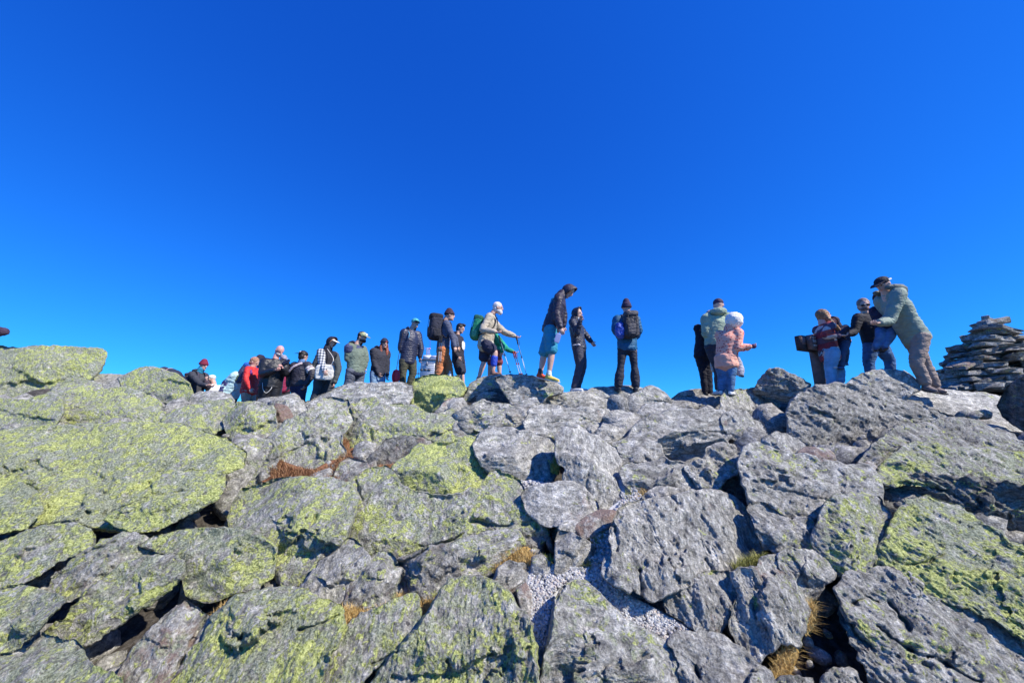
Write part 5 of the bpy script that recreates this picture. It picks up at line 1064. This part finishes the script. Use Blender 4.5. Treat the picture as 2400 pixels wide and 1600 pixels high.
# ---------------------------------------------------------------- summit station far behind
BY = 70.0
bo = P3(1003, 893, BY); base = np.array([bo[0], bo[1], bo[2]])
station = thing('summit_station', 'far white clapboard summit building with stacked roofs and lattice mast between hikers', 'building', tuple(base - UP * 3))
WPAINT = F((.78, .76, .76), .6, .04, 0); WIN = F((.05, .06, .08), .3, 0, 0); DROOF = F((.22, .24, .30), .6, .1, 0)
def at(u, v, dy=0): return P3(u, v, BY, dy)
def bx_px(nm, u0, u1, v0, v1, depth, mat, dy=0, root=station):
    a, b = at(u0, v1, dy), at(u1, v0, dy); c = (a + b) / 2 + np.array([0, depth / 2, 0])
    return part_of(root, nm, [boxv(c, np.eye(3), (abs(b[0] - a[0]) / 2, depth / 2, abs(b[2] - a[2]) / 2))], mat)
bx_px('wall', 984, 1046, 843, 900, 6, WPAINT); bx_px('roof', 982, 1048, 840.5, 843, 6.6, DROOF, .3)
bx_px('roof_drum', 991, 1010, 832, 840.5, 3, WPAINT, -.8); bx_px('roof_shed', 1010, 1040, 833, 840.5, 3, WPAINT, -.6)
bx_px('base_wall', 966, 1050, 902, 960, 8, WPAINT, 1.0); bx_px('walkway', 966, 1018, 893, 900, 2.0, F((.06, .06, .08)), 1.6)
for k in range(11): bx_px('clapboard', 985, 1018, 846 + k * 4.6, 847 + k * 4.6, .12, F((.52, .52, .56), .7, 0, 0), .08)
for k in range(3): bx_px('window', 984 + k * 9, 991 + k * 9, 864, 868, .14, WIN, .16)
bx_px('vent_pipe', 999, 1002, 847, 855, .5, DROOF, .5)
for u in (980, 984): bx_px('railing_post', u, u + 1.6, 858, 902, .1, BLK, 2.2)
bx_px('railing', 966, 984, 874, 876, .1, BLK, 2.2)
mast = []
for u in (1000, 1003.5, 1007): mast.append(tube([at(u, 832), at(u * .6 + 1003.5 * .4, 815)], .05, n=6))
for v in (828, 822, 816): mast.append(tube([at(999, v), at(1008, v)], .04, n=6))
part_of(station, 'lattice_mast', mast, F((.55, .45, .50)))
part_of(station, 'dish', [blob(at(1007, 817), np.eye(3), (.22, .1, .14))], F((.85, .30, .35)))
part_of(station, 'antenna', [tube([at(1008, 817), at(1008, 790)], .05, n=6), tube([at(1004, 795), at(1014, 795)], .05, n=6)], F((.10, .12, .30)))
part_of(station, 'antenna_arm', [tube([at(990, 812), at(1000, 816)], .04, n=6), tube([at(992, 818.5), at(1003, 818.5)], .05, n=6), tube([at(999.5, 818), at(999, 832)], .04, n=6)], F((.30, .36, .50)))

# ---------------------------------------------------------------- cairn of stacked flat stones
CY = 6.4
cb = P3(2320, 918, CY)
cairn = thing('cairn', 'tall cairn of stacked flat grey stones topped by a small pebble at the right', 'cairn', tuple(cb - UP * .1))
rs = np.random.RandomState(21)
prof = [(914, 2230, 2470), (897, 2244, 2465), (880, 2251, 2458), (864, 2256, 2452), (847, 2268, 2446), (831, 2277, 2440), (815, 2281, 2425), (800, 2290, 2402), (787, 2302, 2376)]
shared = []
for k in range(6):
    V, Fc = blob((0, 0, 0), np.eye(3), (1, 1, 1), e=.38, nu=12, nv=7)
    V = V * (1 + .42 * pnoise(V * 1.7 + k * 9)[:, None]); V[:, 2] += .18 * pnoise(V * np.array([2.5, 2.5, .5]) + 31 * k); me = mesh_from('stone', V, Fc, smooth=False); me.materials.append(M_ROCK['rock_level']); shared.append(me)
def cairn_stone(p, hx, hy, hz, rz, tl=0.0):
    o = bpy.data.objects.new('stone', shared[rs.randint(6)]); COL.objects.link(o); o.parent = cairn
    o.location = p - np.array(cairn.location); o.scale = (hx, hy, hz); o.rotation_euler = (rs.uniform(-.10, .10), tl + rs.uniform(-.10, .10), rz)
    o['lichen'] = float(rs.uniform(0, .25)); o['rust'] = float(rs.choice([.0, .1, .5], p=[.6, .3, .1])); o['tone'] = float(rs.uniform(.6, 1.05)); return o
for i, (v, u0, u1) in enumerate(prof):
    a, b = P3(u0, v - 4, CY), P3(u1, v - 4, CY); zc = (a[2] + b[2]) / 2; w = (b[0] - a[0]); r = w / 2
    c = np.array([(a[0] + b[0]) / 2, CY + .15, zc]); th = .055
    nring = max(5, int(2 * math.pi * r / .42)); ph0 = rs.uniform(0, 1)
    for k in range(nring):
        if rs.rand() < .12: continue
        an = 2 * math.pi * (k + ph0) / nring
        L = rs.uniform(.17, .28)
        cairn_stone(c + np.array([math.cos(an) * (r - L * .8), math.sin(an) * (r * .8 - .12), rs.uniform(-.012, .012)]), L, rs.uniform(.12, .2), rs.uniform(.030, .072), an + math.pi / 2 * (rs.rand() > .5))
    # nose stones that carry the left outline
    cairn_stone(np.array([a[0] + .17, CY - .05, zc]), .19, .16, rs.uniform(.03, .042), rs.uniform(-.3, .3), .03)
    cairn_stone(c + np.array([0, .1, 0]), r * .62, r * .5, .05, 0)
cairn_stone(P3(2256, 853, CY), .20, .15, .035, .2, -.35); cairn_stone(P3(2240, 908, CY), .17, .15, .06, .1, -.45)
cairn_stone(P3(2345, 775, CY - .1), .25, .16, .038, .1, .20); cairn_stone(P3(2317, 758, CY), .19, .15, .055, .0, 0); cairn_stone(P3(2305, 773, CY), .17, .14, .03, .1, 0)
cairn_stone(P3(2311, 746, CY), .055, .05, .05, .4, .2); cairn_stone(P3(2316, 749, CY), .06, .045, .022, .2, .0)
bpy.context.view_layer.update()
xs = np.concatenate([-np.geomspace(15, 30000, 40)[::-1], np.linspace(-14.5, 14.5, 340), np.geomspace(15, 30000, 40)])
ys = np.concatenate([-np.geomspace(1.5, 30000, 30)[::-1], np.linspace(-1.2, 14, 190), np.geomspace(14.5, 30000, 40)])
GX, GY = np.meshgrid(xs, ys)
gz = ground_z(GX.ravel(), GY.ravel())
gz = np.maximum(gz, -1900)
pg = np.stack([GX.ravel(), GY.ravel(), gz], 1)
near = (np.abs(pg[:, 0]) < 15) & (np.abs(pg[:, 1]) < 15)
keep = (pg[:, 1] > 7)
gz = gz + np.where(near, (fbm(pg * 3.1, 4, ridged=True) * 0.05 - 0.02) * np.where(keep, 0.3, 1.0), 0)
pg[:, 2] = gz
nx, ny = len(xs), len(ys)
ii = (np.arange(ny - 1)[:, None] * nx + np.arange(nx - 1)[None, :]).ravel()
ground = link('ground', mesh_from('ground', pg, np.stack([ii, ii + 1, ii + 1 + nx, ii + nx], 1)))
ms, nt, bs = new_mat('dark_peaty_soil')
geo = N(nt, 'ShaderNodeNewGeometry')
n1 = N(nt, 'ShaderNodeTexNoise', i_Scale=14.0, i_Detail=8.0, i_Roughness=0.7); nt.links.new(geo.outputs['Position'], n1.inputs['Vector'])
r1 = ramp(nt, n1.outputs['Fac'], [(0.3, (0.03, 0.025, 0.02, 1)), (0.5, (0.09, 0.075, 0.06, 1)), (0.7, (0.24, 0.22, 0.20, 1))])
nt.links.new(r1.outputs[0], bs.inputs['Base Color']); bs.inputs['Roughness'].default_value = 0.95
bp = N(nt, 'ShaderNodeBump', i_Distance=0.08); nt.links.new(n1.outputs['Fac'], bp.inputs['Height']); nt.links.new(bp.outputs[0], bs.inputs['Normal'])
ground.data.materials.append(ms); tag(ground, kind='structure')

# rubble: broken stones nobody could count, deep between the boulders and over the summit flat
def stone_batch(specs, name, mat, seed=1, sub=1):
    """specs: list of (pos, size) -> one mesh of irregular stones"""
    rs = np.random.RandomState(seed)
    bm = bmesh.new(); bmesh.ops.create_icosphere(bm, subdivisions=sub, radius=1.0)
    V = np.array([v.co[:] for v in bm.verts]); Fc = np.array([[v.index for v in f.verts] for f in bm.faces]); bm.free()
    allv, allf = [], []; nv = len(V)
    for k, (pos, size) in enumerate(specs):
        a = rs.normal(size=(3, 3)); q, _ = np.linalg.qr(a)
        sc = np.array([1.0, rs.uniform(0.6, 1.0), rs.uniform(0.4, 0.8)]) * size
        W = V * (1 + (pnoise(V * 1.7 + rs.uniform(-50, 50, 3)) * 0.5)[:, None])
        W = np.sign(W) * np.abs(W) ** 0.8
        W = (W * sc) @ q.T + np.asarray(pos)
        allv.append(W); allf.append(Fc + k * nv)
    o = link(name, mesh_from(name, np.concatenate(allv), np.concatenate(allf), smooth=(sub > 1)), mat)
    o['lichen'] = 0.15; o['rust'] = 0.2; o['tone'] = 0.95
    return o
rs = np.random.RandomState(11)
spec = []
for i in range(420):
    u = rs.uniform(-40, 2440); v = rs.uniform(960, 1640)
    Y = terrain_Y(u, v) + 0.30 + rs.uniform(0, 0.12)
    spec.append((P3(u, v, Y), rs.uniform(26, 52) * Y / FPX))
for i in range(420):
    u = rs.uniform(-40, 2440); v = rs.uniform(970, 1640)
    if u < 560 and v > 1300: continue
    Y = terrain_Y(u, v) + 0.10 + rs.uniform(0, 0.12)
    spec.append((P3(u, v, Y), rs.uniform(7, 20) * Y / FPX))
rub = stone_batch(spec, 'rubble', M_ROCK['rock_level'], 2, sub=2); tag(rub, kind='stuff')
rub['tone'] = 0.95
spec = []
for i in range(900):
    x = rs.uniform(-9, 8); y = rs.uniform(8.3, 13)
    spec.append(((x, y, float(ground_z(x, y))), rs.uniform(0.05, 0.12)))
r2 = stone_batch(spec, 'summit_rubble', M_ROCK['rock_level'], 5, sub=1); tag(r2, kind='stuff')

# gravel on the path
def in_poly(p, poly):
    x, y = p; c = False; n = len(poly)
    for i in range(n):
        x1, y1 = poly[i]; x2, y2 = poly[i - 1]
        if (y1 > y) != (y2 > y) and x < (x2 - x1) * (y - y1) / (y2 - y1) + x1: c = not c
    return c
def sample_poly(poly, n, rs):
    a = np.array(poly, float); lo, hi = a.min(0), a.max(0); out = []
    while len(out) < n:
        p = rs.uniform(lo, hi)
        if in_poly(p, poly): out.append(p)
    return out
GRAV = [([(1215,1330),(1300,1325),(1345,1330),(1400,1330),(1430,1365),(1480,1400),(1540,1430),(1600,1465),(1630,1490),(1590,1520),(1540,1500),(1480,1470),(1420,1420),(1380,1375),(1330,1362),(1300,1385),(1285,1450),(1270,1520),(1262,1600),(1250,1640),(1240,1560),(1240,1480),(1220,1400),(1205,1350)], 3400),
        ([(1195,1130),(1250,1125),(1290,1135),(1240,1160),(1235,1185),(1200,1170)], 260),
        ([(1440,1075),(1470,1085),(1475,1120),(1500,1160),(1515,1190),(1470,1215),(1400,1240),(1385,1225),(1440,1195),(1475,1150)], 420),
        ([(1385,1250),(1440,1230),(1440,1290),(1415,1330),(1380,1320)], 160),
        ([(1440,1045),(1480,1020),(1475,1045),(1445,1055)], 60),
        ([(1290,1205),(1400,1205),(1390,1240),(1310,1235)], 120)]
gs = []; beds = []
for poly, n in GRAV:
    cu, cv = np.mean(poly, 0)
    for p in sample_poly(poly, n, rs):
        Y = terrain_Y(p[0], p[1]) - 0.01
        gs.append((P3(p[0], p[1], Y + rs.uniform(-0.008, 0.008)), rs.uniform(2.4, 4.6) * Y / FPX))
mg, nt, bs = new_mat('pale_gravel')
oi = N(nt, 'ShaderNodeNewGeometry')
cr = ramp(nt, oi.outputs['Random Per Island'], [(0.0, (0.36, 0.355, 0.34, 1)), (0.35, (0.50, 0.49, 0.47, 1)), (0.75, (0.62, 0.61, 0.58, 1)), (0.92, (0.60, 0.50, 0.43, 1)), (1.0, (0.42, 0.42, 0.40, 1))])
nn = N(nt, 'ShaderNodeTexNoise', i_Scale=60.0, i_Detail=4.0); nt.links.new(oi.outputs['Position'], nn.inputs['Vector'])
rr = ramp(nt, nn.outputs['Fac'], [(0.35, g4(0.75)), (0.65, g4(1.15))])
nt.links.new(mixc(nt, 1.0, cr.outputs[0], rr.outputs[0], 'MULTIPLY'), bs.inputs['Base Color']); bs.inputs['Roughness'].default_value = 0.9
gv = stone_batch(gs, 'gravel', mg, 9, sub=1); tag(gv, kind='stuff')
# bed under the gravel
for poly, n in GRAV:
    pl, per = resample(poly, 120)
    c = np.mean(pl, 0); V = []; Fc = []
    for r in (1.04, 0.75, 0.4, 0.08):
        q = c + (pl - c) * r
        for (a, b) in q: V.append(P3(a, b, terrain_Y(a, b) + 0.015))
    for r in range(3):
        for i in range(120):
            j = (i + 1) % 120; Fc.append((r * 120 + i, r * 120 + j, (r + 1) * 120 + j, (r + 1) * 120 + i))
    Fc = [f for f in Fc] + [tuple(360 + i for i in range(120))]
    o = link('gravel_path', mesh_from('gravel_path', np.array(V), Fc), mg); tag(o, kind='structure')

# grass and moss in the crevices
GRASS = [([(632,1100),(650,1075),(690,1095),(745,1102),(785,1085),(800,1060),(825,1060),(810,1100),(790,1130),(740,1128),(640,1132)], 2600, 0),
         ([(870,1095),(905,1090),(935,1085),(925,1105),(880,1110)], 300, 0),
         ([(1150,1335),(1160,1300),(1185,1290),(1225,1285),(1250,1300),(1255,1330),(1240,1345),(1215,1330),(1185,1330),(1165,1350)], 1500, 1),
         ([(795,1430),(830,1425),(870,1440),(925,1410),(935,1395),(950,1400),(905,1430),(855,1450),(805,1475)], 1100, 1),
         ([(970,1405),(1000,1395),(1018,1420),(1000,1450),(980,1480),(945,1525),(930,1530),(950,1495),(980,1465)], 1100, 1),
         ([(780,1475),(800,1480),(790,1515),(770,1540),(768,1515)], 300, 2),
         ([(1282,1026),(1308,1024),(1318,1060),(1310,1095),(1298,1092),(1300,1050)], 500, 2),
         ([(1385,1250),(1412,1248),(1410,1285),(1385,1275)], 220, 2), ([(1265,1305),(1292,1310),(1290,1335),(1275,1325)], 150, 2),
         ([(1362,1325),(1385,1315),(1388,1340),(1365,1345)], 120, 2),
         ([(1716,1330),(1740,1312),(1790,1298),(1800,1310),(1770,1330),(1735,1338)], 500, 2),
         ([(1812,1600),(1815,1560),(1830,1530),(1858,1510),(1870,1530),(1850,1580),(1835,1620)], 700, 1),
         ([(1882,1480),(1888,1430),(1900,1405),(1915,1420),(1912,1460),(1890,1490)], 420, 1),
         ([(1488,1150),(1515,1150),(1516,1180),(1495,1178)], 140, 1), ([(1465,1150),(1480,1155),(1476,1185),(1466,1190)], 120, 2),
         ([(1455,1000),(1490,998),(1485,1020),(1460,1022)], 160, 2), ([(492,1450),(530,1415),(540,1425),(505,1460)], 120, 1),
         ([(700,1590),(718,1560),(722,1600),(708,1640)], 160, 1), ([(800,1020),(820,1030),(815,1060),(805,1050)], 120, 0),
         ([(1290,1085),(1310,1090),(1308,1110),(1292,1105)], 80, 2)]
gcols = [((0.24, 0.105, 0.045), (0.48, 0.27, 0.12)), ((0.42, 0.26, 0.07), (0.78, 0.56, 0.22)), ((0.16, 0.19, 0.04), (0.46, 0.42, 0.11))]
for kind in range(3):
    V, Fc = [], []
    for poly, n, kd in GRASS:
        if kd != kind: continue
        for p in sample_poly(poly, int(n * 1.6), rs):
            Y = terrain_Y(p[0], p[1]) + rs.uniform(-0.02, 0.10)
            b = P3(p[0], p[1] + 3, Y)
            h = rs.uniform(0.02, 0.065); w = rs.uniform(0.0012, 0.0026) * Y / 3.5
            ang = rs.uniform(0, 6.28); lean = rs.uniform(0.3, 1.6)
            dv = np.array([math.cos(ang), math.sin(ang) - 0.3, 0]) * lean; side = np.array([-math.sin(ang), math.cos(ang), 0]) * w
            side = np.array([w, 0, 0]) if abs(side[0]) < w * 0.3 else side
            m1 = b + dv * h * 0.4 + np.array([0, 0, h * 0.6]); m2 = b + dv * h * 1.0 + np.array([0, 0, h * (0.75 if lean > 1 else 1.0)])
            i0 = len(V); V += [b - side, b + side, m1 + side * .8, m1 - side * .8, m2]
            Fc += [(i0, i0 + 1, i0 + 2, i0 + 3), (i0 + 3, i0 + 2, i0 + 4)]
    m, nt, bs = new_mat(['orange_turf', 'golden_grass', 'green_moss'][kind])
    ge = N(nt, 'ShaderNodeNewGeometry'); lo, hi = gcols[kind]
    r = ramp(nt, ge.outputs['Random Per Island'], [(0.0, lo + (1,)), (1.0, hi + (1,))]); nt.links.new(r.outputs[0], bs.inputs['Base Color'])
    bs.inputs['Roughness'].default_value = 0.7
    o = link(['orange_turf', 'golden_grass', 'green_moss'][kind], mesh_from('grass', np.array(V), Fc, smooth=False), m); tag(o, kind='stuff')
    # mounded soil under the tufts
    V, Fc = [], []
    for poly, n, kd in GRASS:
        if kd != kind: continue
        pl, _ = resample(poly, 40); c = pl.mean(0); base = len(V)
        for r_, dd in ((1.25, .14), (1.0, .10), (0.6, .08), (0.1, .07)):
            for (a, b) in c + (pl - c) * r_: V.append(P3(a, b, terrain_Y(a, b) + dd))
        for q in range(3):
            for i in range(40):
                j = (i + 1) % 40; Fc.append((base + q * 40 + i, base + q * 40 + j, base + (q + 1) * 40 + j, base + (q + 1) * 40 + i))
        Fc.append(tuple(base + 120 + i for i in range(40)))
    m2 = fabric('turf_bed_%d' % kind, lo, 0.95, 0.5, 1.0)
    o = link('turf_bed', mesh_from('turf_bed', np.array(V), Fc), m2); tag(o, kind='structure')
